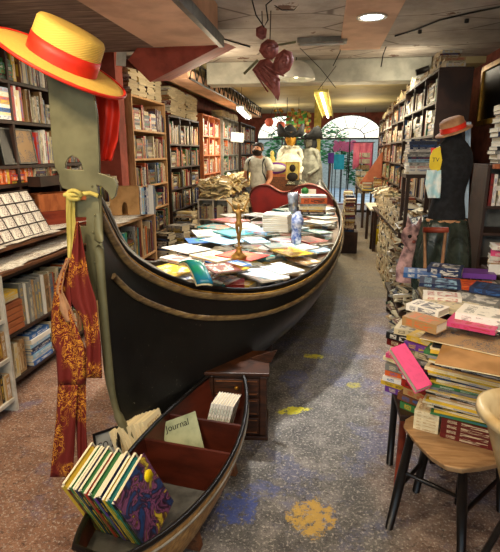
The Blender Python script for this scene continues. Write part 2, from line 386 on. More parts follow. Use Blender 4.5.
ORD = ['first', 'second', 'third', 'fourth', 'fifth', 'sixth', 'seventh', 'eighth', 'ninth', 'tenth', 'eleventh', 'twelfth', 'thirteenth', 'fourteenth', 'fifteenth', 'sixteenth', 'seventeenth', 'eighteenth', 'nineteenth', 'twentieth'] + ['twenty-' + w for w in ('first', 'second', 'third', 'fourth', 'fifth', 'sixth', 'seventh', 'eighth', 'ninth')] + ['late'] * 90
def label_books():
    g = {}; cnt = {}
    for b in BOOKS: cnt[(b[4], b[2])] = cnt.get((b[4], b[2]), 0) + 1
    print('COUNT', cnt)
    for b in BOOKS:
        if not b[6]: g.setdefault((b[1], b[2], b[3], b[4]), []).append(b)
    for (cn, reg, order, noun), L in g.items():
        key = {'left': lambda b: pj(b[5])[0], 'top': lambda b: -b[5].z, 'near': lambda b: b[5].y, 'far': lambda b: -b[5].y}[order]
        L.sort(key=key)
        how = {'left': 'from left', 'top': 'from top', 'near': 'from near end', 'far': 'from far end'}[order]
        if len(L) > 12: print('MANY', cn, reg, len(L))
        for i, b in enumerate(L):
            b[0]['label'] = f'the only {cn} {noun} {reg}' if len(L) == 1 else f'{cn} {noun} {reg}, {ORD[i]} such {how}'
def shelf_row(M, x0, x1, z, hmax, mix='shelf', region=None, hmin=.6, dep=(.11, .17), th=(.012, .045), front=.01, lean=0, order='left', maxn=999, flatp=.08, noun='book'):
    """books standing in local frame M (x along, y into the shelf, z up)"""
    x = x0; n = 0
    while x < x1 - .01:
        if R.random() < flatp and x1 - x > .2:
            zz = z; wd = R.uniform(.16, .2)
            while zz < z + hmax * R.uniform(.5, .85):
                t = R.uniform(.015, .035); w = R.uniform(.11, .15)
                book(M @ axes((0, 1, 0), (-1, 0, 0), (0, 0, 1), (x + wd, front + R.uniform(0, .02), zz)), w, wd - R.uniform(0, .02), t, pick(mix), None, region, order, noun); zz += t + .0005; n += 1
            x += wd + .006; continue
        t = min(R.uniform(*th), x1 - x); h = hmax * R.uniform(hmin, .95); w = R.uniform(*dep)
        if t < .008: break
        L = Matrix()
        if lean and R.random() < .15: L = RY(R.uniform(-lean, lean))
        book(M @ T(x, 0, z) @ L @ axes((0, 1, 0), (0, 0, 1), (1, 0, 0), (0, front + R.uniform(0, .015), 0)), w, h, t, pick(mix), None, region if n < maxn else None, order, noun)
        x += t + .0008; n += 1
    return n
def stack(x, y, z, n, rz=0, w=(.12, .17), h=(.18, .24), th=(.012, .035), mix='old', region=None, jit=8, order='top', noun='book', top=None, spine=None):
    """flat pile; (x,y) is its middle; returns its top height"""
    for i in range(n):
        ww, hh, t = R.uniform(*w), R.uniform(*h), R.uniform(*th)
        M = T(x + R.uniform(-.006, .006), y + R.uniform(-.006, .006), z) @ RZ(rz + R.uniform(-jit, jit)) @ T(-ww / 2, -hh / 2, 0)
        book(M, ww, hh, t, pick(mix), None, region, order, noun); z += t + .0005
        if top and z > top: break
    return z
def LW(y0, x=-2.35, z=0): return axes((0, 1, 0), (-1, 0, 0), (0, 0, 1), (x, y0, z))      # shelf facing +X (left wall)
def RWM(y0, x=1.0, z=0, a=0): return T(x, y0, z) @ RZ(a) @ axes((0, -1, 0), (1, 0, 0), (0, 0, 1))   # shelf facing -X, x runs towards the camera
def FW_(x0, y0, z=0): return axes((1, 0, 0), (0, 1, 0), (0, 0, 1), (x0, y0, z))           # shelf facing the camera
def bookcase(M, w, d, zs, ztop, wood, label, name='bookcase', cat='bookcase', divs=(), back=True, th=.025, z0=0.0, back_mat=None, group=None):
    r = thing(name, label, cat, M @ Vector((w / 2, d / 2, z0)), group=group)
    def part(lo, hi, n, m=None): b = MB(); b.box(M, lo, hi); return child(b, n, M_[m or wood], r, bev=.002)
    part((0, 0, z0), (th, d, ztop), 'side_panel'); part((w - th, 0, z0), (w, d, ztop), 'side_panel')
    for z in zs: part((th, .002, z - th), (w - th, d, z), 'shelf')
    part((0, 0, ztop), (w, d, ztop + th), 'top')
    for x in divs: part((x - th / 2, .004, z0 + .02), (x + th / 2, d, ztop), 'upright')
    if back: part((th, d - .01, z0), (w - th, d, ztop), 'back_panel', back_mat)
    return r

# ---------------------------------------------------------------- the room
b = MB(); b.bx(-2.85, 2.2, -1.5, 15.7, -.06, 0); struct(b, 'floor', M_['floor'])
b = MB(); b.bx(-2.85, 2.2, 15.7, 26, -.16, -.1); struct(b, 'ground', M_['pave'])
b = MB(); b.bx(-2.85, -2.7, -1.5, 15.7, 0, 3.1); struct(b, 'wall_left', M_['brick_red'])
b = MB(); b.bx(2.05, 2.2, -1.5, 15.7, 0, 3.1); struct(b, 'wall_right', M_['brick_red'])
b = MB(); b.bx(-2.85, 2.2, -1.5, 6.1, 2.75, 3.0); struct(b, 'ceiling', M_['concrete'])
b = MB(); b.bx(-2.85, 2.2, 6.1, 7.2, 2.82, 3.0); struct(b, 'ceiling', M_['concrete'])
b = MB(); b.bx(-2.85, 2.2, 7.21, 15.7, 2.74, 3.0); struct(b, 'ceiling', M_['yellow_ceiling'])
b = MB(); b.bx(-1.7, 1.35, 7.12, 7.5, 2.53, 2.819); struct(b, 'trim_beam', M_['white_beam'], bev=.01)
b = MB(); b.bx(-1.45, -.90, .5, 4.2, 2.45, 2.75); struct(b, 'trim_soffit', M_['peach_plaster'])
b = MB(); b.bx(-.90, -.86, .5, 4.25, 2.44, 2.52); struct(b, 'trim_edge', M_['grey_metal'])
b = MB(); b.bx(-2.7, -1.45, .5, 4.6, 2.5, 2.6); struct(b, 'trim_planks', M_['old_planks'])
b = MB(); b.bx(-2.05, -1.75, 6.3, 13.5, 2.5, 2.62); struct(b, 'trim_duct', M_['peach_plaster'])
# red painted gusset beam
A = [aty(128, 60, 4.55), aty(150, 82, 4.6), aty(226, 43, 4.5), aty(143, 40, 4.4)]
b = MB(); n = len(b.v)
for q in A: b.v.append(tuple(q))
for q in A: b.v.append((q.x - .05, q.y + .8, q.z + .12))
for ix in ((0, 1, 2, 3), (7, 6, 5, 4), (0, 4, 5, 1), (1, 5, 6, 2), (2, 6, 7, 3), (3, 7, 4, 0)): b.face(ix)
struct(b, 'trim_red', M_['red_plaster'])
# the slab's panel with the round downlight
b = MB(); b.bx(.12, .57, 2.0, 6.05, 2.725, 2.752); struct(b, 'trim_panel', M_['peach_plaster'], bev=.004)
# back wall with two arched openings
YB = 15.5
def arch_pts(cx, hw, zs, rise, n=14): return [(cx + hw * math.cos(PI * i / n), zs + rise * math.sin(PI * i / n)) for i in range(n + 1)]
ARC = [(-1.33, .78, 2.0, .68), (.74, .98, 2.0, .68)]
bm = bmesh.new()
def ring(pts):
    vs = [bm.verts.new((x, YB, z)) for x, z in pts]
    return [bm.edges.new((vs[i], vs[(i + 1) % len(vs)])) for i in range(len(vs))]
es = ring([(-2.7, 0), (2.05, 0), (2.05, 2.9), (-2.7, 2.9)])
cx, hw, zs, rs = ARC[0]; es += ring([(cx - hw, .9), (cx + hw, .9)] + arch_pts(cx, hw, zs, rs))
cx, hw, zs, rs = ARC[1]; es += ring([(cx - hw, .02), (cx + hw, .02)] + arch_pts(cx, hw, zs, rs))
bmesh.ops.triangle_fill(bm, edges=es, use_beauty=True)
kill = [f for f in bm.faces if any((abs(f.calc_center_median().x - cx) < hw * .999 and f.calc_center_median().z > z0 and (f.calc_center_median().z < zs or ((f.calc_center_median().x - cx) / hw) ** 2 + ((f.calc_center_median().z - zs) / rs) ** 2 < 1)) for (cx, hw, zs, rs), z0 in zip(ARC, (.9, .02)))]
bmesh.ops.delete(bm, geom=kill, context='FACES')
me = bpy.data.meshes.new('wall_back'); bm.to_mesh(me); bm.free(); me.materials.append(M_['brick_red'])
o = bpy.data.objects.new('wall_back', me); C.objects.link(o); tag(o, kind='structure'); m = o.modifiers.new('s', 'SOLIDIFY'); m.thickness = .22; m.offset = 0
def window(i, arc, z0):
    cx, hw, zs, rs = arc
    r = thing('window_%d' % i, None, None, (cx, YB, z0)); tag(r, kind='structure')
    b = MB()
    P = [(x, YB, z) for x, z in arch_pts(cx, hw, zs, rs)]
    b.tube(P, .022, 6); b.tube([(x, YB, z) for x, z in arch_pts(cx, hw * .45, zs, rs * .45)], .014, 6)
    for i_ in range(1, 7):
        a = PI * i_ / 7; b.tube([(cx + hw * .45 * math.cos(a), YB, zs + rs * .45 * math.sin(a)), (cx + hw * math.cos(a), YB, zs + rs * math.sin(a))], .01, 5)
    b.bx(cx - hw, cx + hw, YB - .03, YB + .03, zs - .03, zs + .02)
    for x in (cx - hw + .02, cx, cx + hw - .02): b.bx(x - .02, x + .02, YB - .02, YB + .02, z0, zs)
    if i == 1: b.bx(cx - hw, cx + hw, YB - .02, YB + .02, z0, z0 + .05)
    child(b, 'window_frame', M_['black_metal'], r)
    g = MB(); g.poly([(x, YB + .01, z) for x, z in arch_pts(cx, hw, zs, rs)]); child(g, 'pane', M_['glass'], r)
    if i == 1:
        g = MB(); g.poly([(cx - hw, YB + .01, z0), (cx + hw, YB + .01, z0), (cx + hw, YB + .01, zs), (cx - hw, YB + .01, zs)]); child(g, 'pane', M_['glass'], r)
window(1, ARC[0], .9); window(2, ARC[1], .02)
# yellow square pillar and a red brick pier on the back wall
b = MB(); b.bx(-.28, -.12, 12.0, 12.16, 0, 2.74); struct(b, 'trim_pillar', M_['yellow_fabric'])
# garden outside
def bush(name, label, cx, cy, cz, rx, ry, rz, n, mats, seed, leaf=.09):
    rr = random.Random(seed); b = MB()
    for i in range(n):
        a, e = rr.uniform(0, 2 * PI), math.acos(rr.uniform(-1, 1)); q = rr.uniform(.55, 1)
        p = Vector((cx + rx * q * math.sin(e) * math.cos(a), cy + ry * q * math.sin(e) * math.sin(a), cz + rz * q * math.cos(e)))
        M = Matrix.Translation(p) @ Matrix.Rotation(rr.uniform(0, 6), 4, 'Z') @ Matrix.Rotation(rr.uniform(-1, 1), 4, 'X'); s = leaf * rr.uniform(.6, 1.4)
        b.poly([M @ Vector(v) for v in ((-s, 0, 0), (0, -s * .5, .01), (s, 0, 0), (0, s * .5, .01))], mi=rr.randrange(2))
    r = thing(name, label, 'shrub', (cx, cy, -.1)); child(b, 'foliage', [M_[m] for m in mats], r)
    s = MB().tube([(cx, cy, -.1), (cx + .05, cy, cz * .5), (cx, cy, cz)], [.05, .04, .02]); child(s, 'stem', M_['brown_wood'], r)
bush('garden_shrub', 'large green leafy shrub outside behind the left arched window', -1.2, 18.2, 1.5, 1.1, .6, 1.2, 1600, ('leaf', 'leaf_light'), 1)
bush('garden_shrub', 'green creeper bush outside beyond the bright doorway, behind the pink cloth', .2, 21.5, 1.9, .9, .5, .9, 900, ('leaf', 'leaf_light'), 2)
bush('garden_shrub', 'low dark green bush outside by the right side of the doorway', 1.3, 20.5, 1.0, .6, .5, .8, 600, ('leaf', 'leaf'), 3)
b = MB(); b.bx(-4, 4, 24, 24.3, -.1, 2.2); struct(b, 'wall_garden', M_['white_paint'])
M = axes((1, 0, 0), (0, 1, 0), (0, 0, 1))
for i, (px, py, m, w, h, lab, nm, cat) in enumerate([(339, 162, 'turquoise', .35, .5, 'turquoise board outside the bright doorway at its left', 'sign_board', 'board'), (331, 158, 'purple', .2, .35, 'small purple board beside the turquoise board outside', 'sign_board', 'board'), (345, 146, 'pink_cloth', .35, .3, 'pink flowering cushion shape above the turquoise board outside', 'flower_bunch', 'flowers')]):
    p = aty(px, py, 17.2); r = thing(nm, lab, cat, (p.x, p.y, -.1)); b = MB()
    if nm == 'flower_bunch':
        rr = random.Random(5)
        for j in range(60):
            q = p + Vector((rr.uniform(-w, w), rr.uniform(-.1, .1), rr.uniform(-h, h) * .5)); s = .05
            b.poly([q + Vector(v) for v in ((-s, 0, -s), (s, .01, -s), (s, 0, s), (-s, -.01, s))])
        child(b, 'petals', M_[m], r)
    else:
        b.bx(p.x - w / 2, p.x + w / 2, p.y, p.y + .03, p.z - h / 2, p.z + h / 2); child(b, 'panel', M_[m], r, bev=.01)
    b = MB()
    for s in (-1, 1): b.bx(p.x + s * w * .3 - .015, p.x + s * w * .3 + .015, p.y + .03, p.y + .05, -.1, p.z)
    child(b, 'stand', M_['black_metal'], r)

# ---------------------------------------------------------------- gondola
def V3(*L): return [Vector(p) for p in L]
rimR = V3((-.93, 1.88, 1.43), (-.935, 2.0, 1.29), (-.92, 2.12, 1.15), (-.86, 2.27, 1.03), (-.77, 2.4, .94), (-.66, 2.52, .87), (-.42, 2.75, .795), (-.20, 3.05, .77), (-.02, 3.45, .79), (.11, 4.1, .82), (.2, 5.2, .83), (.22, 6.4, .86), (.17, 7.5, .9), (.06, 8.1, 1.0), (-.06, 8.42, 1.15))
botR = V3((-.86, 1.93, .30), (-.84, 1.97, .26), (-.80, 2.02, .235), (-.76, 2.10, .22), (-.72, 2.2, .215), (-.66, 2.35, .22), (-.56, 2.6, .24), (-.44, 2.9, .27), (-.3, 3.3, .31), (-.14, 4.0, .36), (.0, 5.1, .4), (.05, 6.3, .42), (.04, 7.4, .5), (-.01, 7.95, .62), (-.06, 8.3, .85))
rimL = V3((-.93, 1.88, 1.43), (-.96, 2.05, 1.33), (-1.0, 2.22, 1.22), (-1.04, 2.4, 1.12), (-1.08, 2.6, 1.02), (-1.11, 2.8, .94), (-1.14, 3.1, .86), (-1.12, 3.5, .82), (-1.08, 3.9, .80), (-1.02, 4.6, .80), (-.92, 5.3, .80), (-.70, 6.4, .82), (-.40, 7.5, .88), (-.2, 8.1, 1.0), (-.07, 8.42, 1.15))
botL = V3((-.86, 1.93, .30), (-.85, 1.98, .26), (-.84, 2.04, .235), (-.84, 2.15, .22), (-.84, 2.3, .215), (-.85, 2.45, .22), (-.86, 2.8, .24), (-.86, 3.2, .27), (-.86, 3.6, .31), (-.82, 4.3, .36), (-.72, 5.1, .4), (-.52, 6.3, .42), (-.28, 7.4, .5), (-.14, 7.95, .62), (-.07, 8.3, .85))
stemline = [aty(x, y, Y) for x, y, Y in ((97, 195, 1.88), (99, 240, 1.865), (101, 280, 1.86), (104, 320, 1.86), (107, 355, 1.865), (111, 388, 1.875), (117, 412, 1.89), (125, 428, 1.91), (136, 437, 1.94))]
def cr(P, t):   # catmull-rom through the stations
    i = min(int(t), len(P) - 2); f = t - i; a, b, c, d = P[max(i - 1, 0)], P[i], P[i + 1], P[min(i + 2, len(P) - 1)]
    return .5 * ((2 * b) + (c - a) * f + (2 * a - 5 * b + 4 * c - d) * f * f + (3 * b - a - 3 * c + d) * f ** 3)
def hullpt(side, t, v):
    rim, bot = (rimR, botR) if side > 0 else (rimL, botL)
    a, b = cr(rim, t), cr(bot, t)
    p = a.lerp(b, v)
    # rounded section, flared at the top
    out = Vector((side, 0, 0)) * (.10 * math.sin(PI * v) * min(1, t / 5) * (1 - .3 * v)) - Vector((0, 0, .07 * math.sin(PI * v) * min(1, t / 4)))
    p = p + out
    if t < 4:
        s = cr(stemline, v * (len(stemline) - 1)); k_ = (1 - t / 4) ** 2.2; q = s.lerp(p, 1)
        base = a.lerp(b, v); sh = s - cr(rimR, 0).lerp(cr(botR, 0), v)
        p = p + sh * k_
    return p
G = thing('gondola', 'long black wooden gondola with high iron prow, filled with books', 'gondola', (-.6, 3.2, 0))
NS = 57; NVV = 12
b = MB()
for side in (1, -1):
    b.grid([[hullpt(side, (len(rimR) - 1) * i / (NS - 1), j / (NVV - 1)) for j in range(NVV)] for i in range(NS)], NS, NVV)
b.grid([[cr(botR, (len(rimR) - 1) * i / (NS - 1)), cr(botL, (len(rimR) - 1) * i / (NS - 1))] for i in range(NS)], NS, 2)
child(b, 'hull', M_['hull'], G)
N_ = len(rimR) - 1
def rail(side, t0, t1, v, r, mat, name, flat=1., off=.0, n=50):
    pts = [hullpt(side, t0 + (t1 - t0) * i / n, v) + Vector((side * off, -off * .5, 0)) for i in range(n + 1)]
    child(MB().tube(pts, r, 8, flat=flat), name, M_[mat], G)
rail(1, .05, N_, 0, .014, 'black_paint', 'gunwale'); rail(-1, .05, N_, 0, .014, 'black_paint', 'gunwale')
rail(1, .15, N_, .055, .016, 'rail', 'rub_rail', 1.3, .006)
rail(1, .75, N_, .20, .012, 'rail', 'rub_rail', 1.3, .008)
rail(1, .15, N_, .03, .005, 'gold_paint', 'gold_line', 1, .014)
# bow deck and stern deck, inner floor that carries the books
b = MB(); b.grid([[cr(rimL, t).lerp(cr(rimR, t), f) + Vector((0, 0, .02 * math.sin(PI * f) - .01)) for f in (0, .25, .5, .75, 1)] for t in [i * 4.2 / 14 for i in range(15)]], 15, 5); child(b, 'bow_deck', M_['hull'], G)
b = MB(); b.grid([[cr(rimL, t).lerp(cr(rimR, t), f) + Vector((0, 0, .03 * math.sin(PI * f) - .01)) for f in (0, .25, .5, .75, 1)] for t in [12 + i * 2 / 8 for i in range(9)]], 9, 5); child(b, 'stern_deck', M_['hull'], G)
b = MB(); b.grid([[cr(rimL, t).lerp(cr(rimR, t), f) - Vector((0, 0, .12)) for f in (.02, .5, .98)] for t in [4.1 + i * 8 / 24 for i in range(25)]], 25, 3); child(b, 'inner_floor', M_['brown_wood'], G)
# iron stem band
b = MB()
sl = [cr(stemline, i * 8 / 40) for i in range(41)] + [hullpt(1, 0, 1).lerp(cr(botR, 2), f) for f in (.3, .7, 1)] + [cr(botR, 2.6), cr(botR, 3.3)]
wd = [.020 + .006 * (i / 40) + (.010 if i > 30 else 0) for i in range(41)] + [.03, .028, .024, .02, .016]
b.tube(sl, wd, 10, flat=.6); child(b, 'stem_band', M_['iron'], G)
# ferro: traced in its own plane, real thickness
YF = 1.87
def fp(x, y): p = aty(x, y, YF); return (p.x, p.z)
M = T(0, YF, 0)
blade = [(46, 66), (49, 90), (51, 120), (53, 150), (56, 168), (60, 175), (60, 181), (63, 188), (70, 190), (80, 191), (87, 192), (87, 300), (106, 300), (103, 250), (100, 205), (97, 185), (102, 186), (108, 192), (112, 200), (116, 196), (118, 186), (115, 178), (107, 175), (100, 173), (100, 160), (99, 140), (98, 115), (94, 92), (86, 72), (70, 62)]
hole = [(66, 169), (66, 164), (69, 158), (73, 155.5), (78, 158), (82, 163), (84, 170)]
bm = bmesh.new()
def loop2(P):
    vs = [bm.verts.new((fp(*p)[0], YF, fp(*p)[1])) for p in P]
    return [bm.edges.new((vs[i], vs[(i + 1) % len(vs)])) for i in range(len(vs))]
es = loop2(blade) + loop2(hole)
bmesh.ops.triangle_fill(bm, edges=es, use_beauty=True)
hx = [fp(*p) for p in hole]; hc = (sum(p[0] for p in hx) / 7, sum(p[1] for p in hx) / 7)
def inside(x, z, P):
    c_ = False; j = len(P) - 1
    for i in range(len(P)):
        if (P[i][1] > z) != (P[j][1] > z) and x < (P[j][0] - P[i][0]) * (z - P[i][1]) / (P[j][1] - P[i][1]) + P[i][0]: c_ = not c_
        j = i
    return c_
bmesh.ops.delete(bm, geom=[f for f in bm.faces if inside(f.calc_center_median().x, f.calc_center_median().z, hx)], context='FACES')
me = bpy.data.meshes.new('prow_iron'); bm.to_mesh(me); bm.free(); me.materials.append(M_['iron'])
o = bpy.data.objects.new('prow_iron', me); C.objects.link(o); o.parent = G; me.transform(Matrix.Translation(-G.location))
m = o.modifiers.new('s', 'SOLIDIFY'); m.thickness = .016; m.offset = 0; m = o.modifiers.new('b', 'BEVEL'); m.width = .003; m.segments = 2
for ya, yb, xa in ((200, 217, 72), (226, 243, 74), (252, 266, 76), (275, 290, 78)):
    b = MB(); b.prism([fp(xa, ya), fp(xa - 1, (ya + yb) / 2), fp(xa, yb), fp(90, yb), fp(90, ya)], .014, M); child(b, 'comb_tooth', M_['iron'], G, bev=.002)
for x, y in ((93, 186), (94, 232), (96, 262), (98, 290), (96, 215)):
    b = MB(); b.lathe([(0, .006), (.004, .004), (.005, 0)], T(fp(x, y)[0], YF - .009, fp(x, y)[1]) @ RX(90), 8); child(b, 'rivet', M_['iron'], G)
# trestles carrying the hull
for (x, y, z) in ((-.62, 3.2, .30), (-.4, 4.9, .38), (-.2, 7.0, .44)):
    r = thing('wooden_trestle', {3.2: 'near dark wooden trestle under the gondola', 4.9: 'middle dark wooden trestle under the gondola', 7.0: 'far dark wooden trestle under the gondola stern'}[y], 'trestle', (x, y, 0))
    b = MB().bx(x - .3, x + .3, y - .05, y + .05, z - .08, z - .012); child(b, 'beam', M_['dark_wood'], r, bev=.004)
    for s in (-1, 1):
        b = MB().bx(x + s * .24 - .03, x + s * .24 + .03, y - .04, y + .04, 0, z - .08); child(b, 'leg', M_['dark_wood'], r, bev=.003)

# ---------------------------------------------------------------- books heaped in the gondola
def rimx(Y):
    def at(rim):
        for i in range(len(rim) - 1):
            if rim[i].y <= Y <= rim[i + 1].y:
                f = (Y - rim[i].y) / (rim[i + 1].y - rim[i].y); return rim[i].lerp(rim[i + 1], f)
    return at(rimL), at(rimR)
def mound(x, y):
    a, c_ = rimx(y); f = (x - a.x) / (c_.x - a.x); base = a.z * (1 - f) + c_.z * f
    return base - .065 + .07 * math.sin(PI * max(0, min(1, f))) * min(1, max(.2, (y - 2.5) / .5))
HM = {}
def lay(x, y, z, w, h, t, rz, rx, ry, cn, c2, region, noun='magazine', label=None, **kw):
    M = T(x, y, z) @ RZ(rz) @ RX(rx) @ RY(ry) @ T(-w / 2, -h / 2, 0)
    if region:      # settle it on what already lies there
        cells = set()
        for i in range(9):
            for j in range(9):
                p = M @ Vector((w * i / 8, h * j / 8, 0)); cells.add((round(p.x / .025), round(p.y / .025)))
        zb = max(HM.get(c_, -9) for c_ in cells); zb = max(zb, z); d = zb + .0012 + w * math.sin(math.radians(abs(ry))) / 2 - z
        M = T(0, 0, d) @ M
        for c_ in cells: HM[c_] = z + d + t
    return book(M, w, h, t, cn, c2, region, 'near', noun, label=label, group='books and magazines heaped in the gondola' if region else None, **kw)
for i in range(260):      # the hidden layers below
    y = R.uniform(2.6, 7.6); a, c_ = rimx(y); x = R.uniform(a.x + .12, c_.x - .14)
    lay(x, y, mound(x, y) - R.uniform(.055, .09), .15, .21, .03, R.uniform(0, 360), R.uniform(-3, 3), R.uniform(-3, 3), pick('bright'), None, None)
reg = "in the gondola's book heap"
def topz(x, y): return max([HM.get((round(x / .025) + i, round(y / .025) + j), 0) for i in (-2, 0, 2) for j in (-2, 0, 2)] + [mound(x, y)]) + .002
for px, py, w, h, t, rz, cn, c2, noun, lab in [
    (172, 277, .21, .27, .008, 62, 'yellow', 'white', 'magazine', 'orange-yellow magazine in the gondola, nearest the prow'),
    (222, 276, .22, .27, .008, 50, 'yellow', 'orange', 'magazine', 'bright yellow magazine in the gondola right of the bent green book'),
    (214, 283, .16, .2, .010, 30, 'white', 'pink', 'magazine', 'white and pink magazine against the gondola rim near the prow'),
    (250, 281, .17, .24, .008, 35, 'dark red', 'white', 'magazine', 'dark red magazine by the gondola rim, below the long white covers'),
    (262, 266, .22, .34, .010, 40, 'white', 'pale blue', 'magazine', 'large white poster magazine by the gondola rim with pale blue edge'),
    (228, 262, .2, .3, .012, 44, 'blue', 'white', 'magazine', 'blue and white magazine left of the large white poster magazine'),
    (290, 262, .20, .3, .010, 40, 'white', 'pale blue', 'magazine', 'white and sky blue magazine lying by the gondola rim near its widest part'),
    (256, 252, .10, .34, .02, 48, 'teal', 'white', 'book', 'long teal book in the middle of the gondola heap'),
    (286, 243, .2, .28, .01, 40, 'white', 'red', 'magazine', 'white magazine with a red band in the middle of the gondola heap'),
    (200, 254, .1, .34, .02, -55, 'cream', 'tan', 'book', 'long cream book lying by the left rim before the gilt figure'),
    (243, 238, .18, .24, .02, 40, 'black', 'grey', 'book', 'black framed picture book right of the gilt figure'),
    (308, 252, .17, .22, .012, 42, 'tan', 'white', 'book', 'tan framed book with white centre near the right gondola rim'),
    (325, 243, .16, .24, .012, 40, 'pale blue', 'white', 'magazine', 'pale blue and white magazine near the right rim behind the tan book'),
    (318, 228, .18, .26, .01, 40, 'teal', 'pale blue', 'magazine', 'turquoise magazine by the right rim before the red cello case'),
    (262, 222, .18, .25, .012, 60, 'grey', 'white', 'magazine', 'grey and white magazine left of the leaning silver tube')]:
    p = atz(px, py, .86); a, c_ = rimx(p.y); m_ = .13 if w < .18 else .17; p.x = min(max(p.x, a.x + m_), c_.x - m_); p.y = max(p.y, 2.72)
    lay(p.x, p.y, mound(p.x, p.y) + .022, w, h, t, rz, 0, 0, cn, c2, 'x', noun, label=lab)
HAND = set(HM)
y = 2.74; row = 0
while y < 6.2:
    a, c_ = rimx(y); lo, hi = a.x + .11, c_.x - .12; n = max(1, round((hi - lo) / .23))
    for i in range(n):
        x = lo + (hi - lo) * (i + .5 + R.uniform(-.15, .15)) / n; big = R.random() < .5
        w, h = (.21, .29) if big else (.15, .22); t = R.choice([.006, .012, .02])
        # keep corners off the rim
        yy = y + R.uniform(-.04, .04)
        if (round(x / .025), round(yy / .025)) in HAND: continue
        lay(x, yy, mound(x, yy), w, h, t, R.uniform(20, 65) + (180 if R.random() < .3 else 0), 0, 0, pick('bright'), R.choice(['red', 'blue', 'black', 'pink', 'green', 'orange', 'teal']), reg, 'magazine' if t < .01 else 'book')
    y += .22 + .006 * row; row += 1
# stack of white booklets
p = atz(276, 244, .93); z = topz(p.x, p.y) + .012
for i in range(9):
    t = R.uniform(.010, .016); book(T(p.x, p.y, z) @ RZ(-8 + R.uniform(-4, 4)) @ T(-.09, -.06, 0), .19, .14, t, 'white', 'blue' if i % 3 == 0 else 'white', 'in the neat stack amid the gondola heap', 'top', 'booklet', group='white booklets stacked in the gondola'); z += t + .001
# box set of books in front of the cello case
p = atz(311, 232, .9); z = topz(p.x, p.y) + .012
for i, (cn, t) in enumerate([('black', .02), ('brown', .02), ('cream', .03), ('grey', .02), ('orange', .05), ('white', .02)]):
    book(T(p.x, p.y, z) @ RZ(95 + R.uniform(-6, 6)) @ T(-.08, -.12, 0), .16, .23, t, cn, None, 'stacked in the gondola before the cello case', 'top', 'book'); z += t + .001
# bent green book
r = thing('bent_book', 'glossy green and blue book bent in an arch, on yellow magazines near the prow', 'book', tuple(atz(198, 285, .87)))
P0 = atz(186, 264, .955); P1 = atz(205, 284, .91); b = MB(); rows = []
for i in range(13):
    f = i / 12; q = P0.lerp(P1, f) + Vector((0, 0, .06 * math.sin(PI * f))); d = Vector((.085, .02, 0))
    rows.append([q - d * .5, q - d * .15 + Vector((0, 0, .006)), q + d * .2 + Vector((0, 0, .006)), q + d * .5])
b.grid(rows, 13, 4); child(b, 'cover', simple('green_gloss', '#128a62', '#1c6f9c', 9, .25), r, solid=.012)
b = MB(); b.grid([[a + Vector((-.004, 0, -.012)) for a in q] for q in rows], 13, 4); child(b, 'page_block', M_['page'], r, solid=.008)

# gilt figure with raised arms
p = atz(239, 268, .90); p.z = topz(p.x, p.y) + .004; H = .27
r = thing('gilt_figurine', 'slender gilt figurine with raised arms on the left rim of the gondola heap', 'figurine', (p.x, p.y, p.z))
b = MB(); b.lathe([(0, 0), (.05, 0), (.05, .015), (.03, .03), (.018, .045), (.014, .06), (.024, .07), (.0, .075)], T(*p), 14); child(b, 'base', M_['gilt'], r)
def skin(name, verts, edges, rad, mat, parent, sub=2, root=0):
    me = bpy.data.meshes.new(name); bm = bmesh.new(); ly = bm.verts.layers.skin.verify(); vs = [bm.verts.new(tuple(v)) for v in verts]
    for a, b_ in edges: bm.edges.new((vs[a], vs[b_]))
    for i, (v, q) in enumerate(zip(vs, rad)): v[ly].radius = (q, q) if not isinstance(q, tuple) else q; v[ly].use_root = (i == root)
    bm.to_mesh(me); bm.free(); me.materials.append(M_[mat] if isinstance(mat, str) else mat)
    o = bpy.data.objects.new(name, me); C.objects.link(o); o.parent = parent
    if parent is not None: me.transform(parent.matrix_basis.inverted())
    m = o.modifiers.new('skin', 'SKIN'); m.use_smooth_shade = True
    m = o.modifiers.new('sub', 'SUBSURF'); m.levels = m.render_levels = sub
    return o
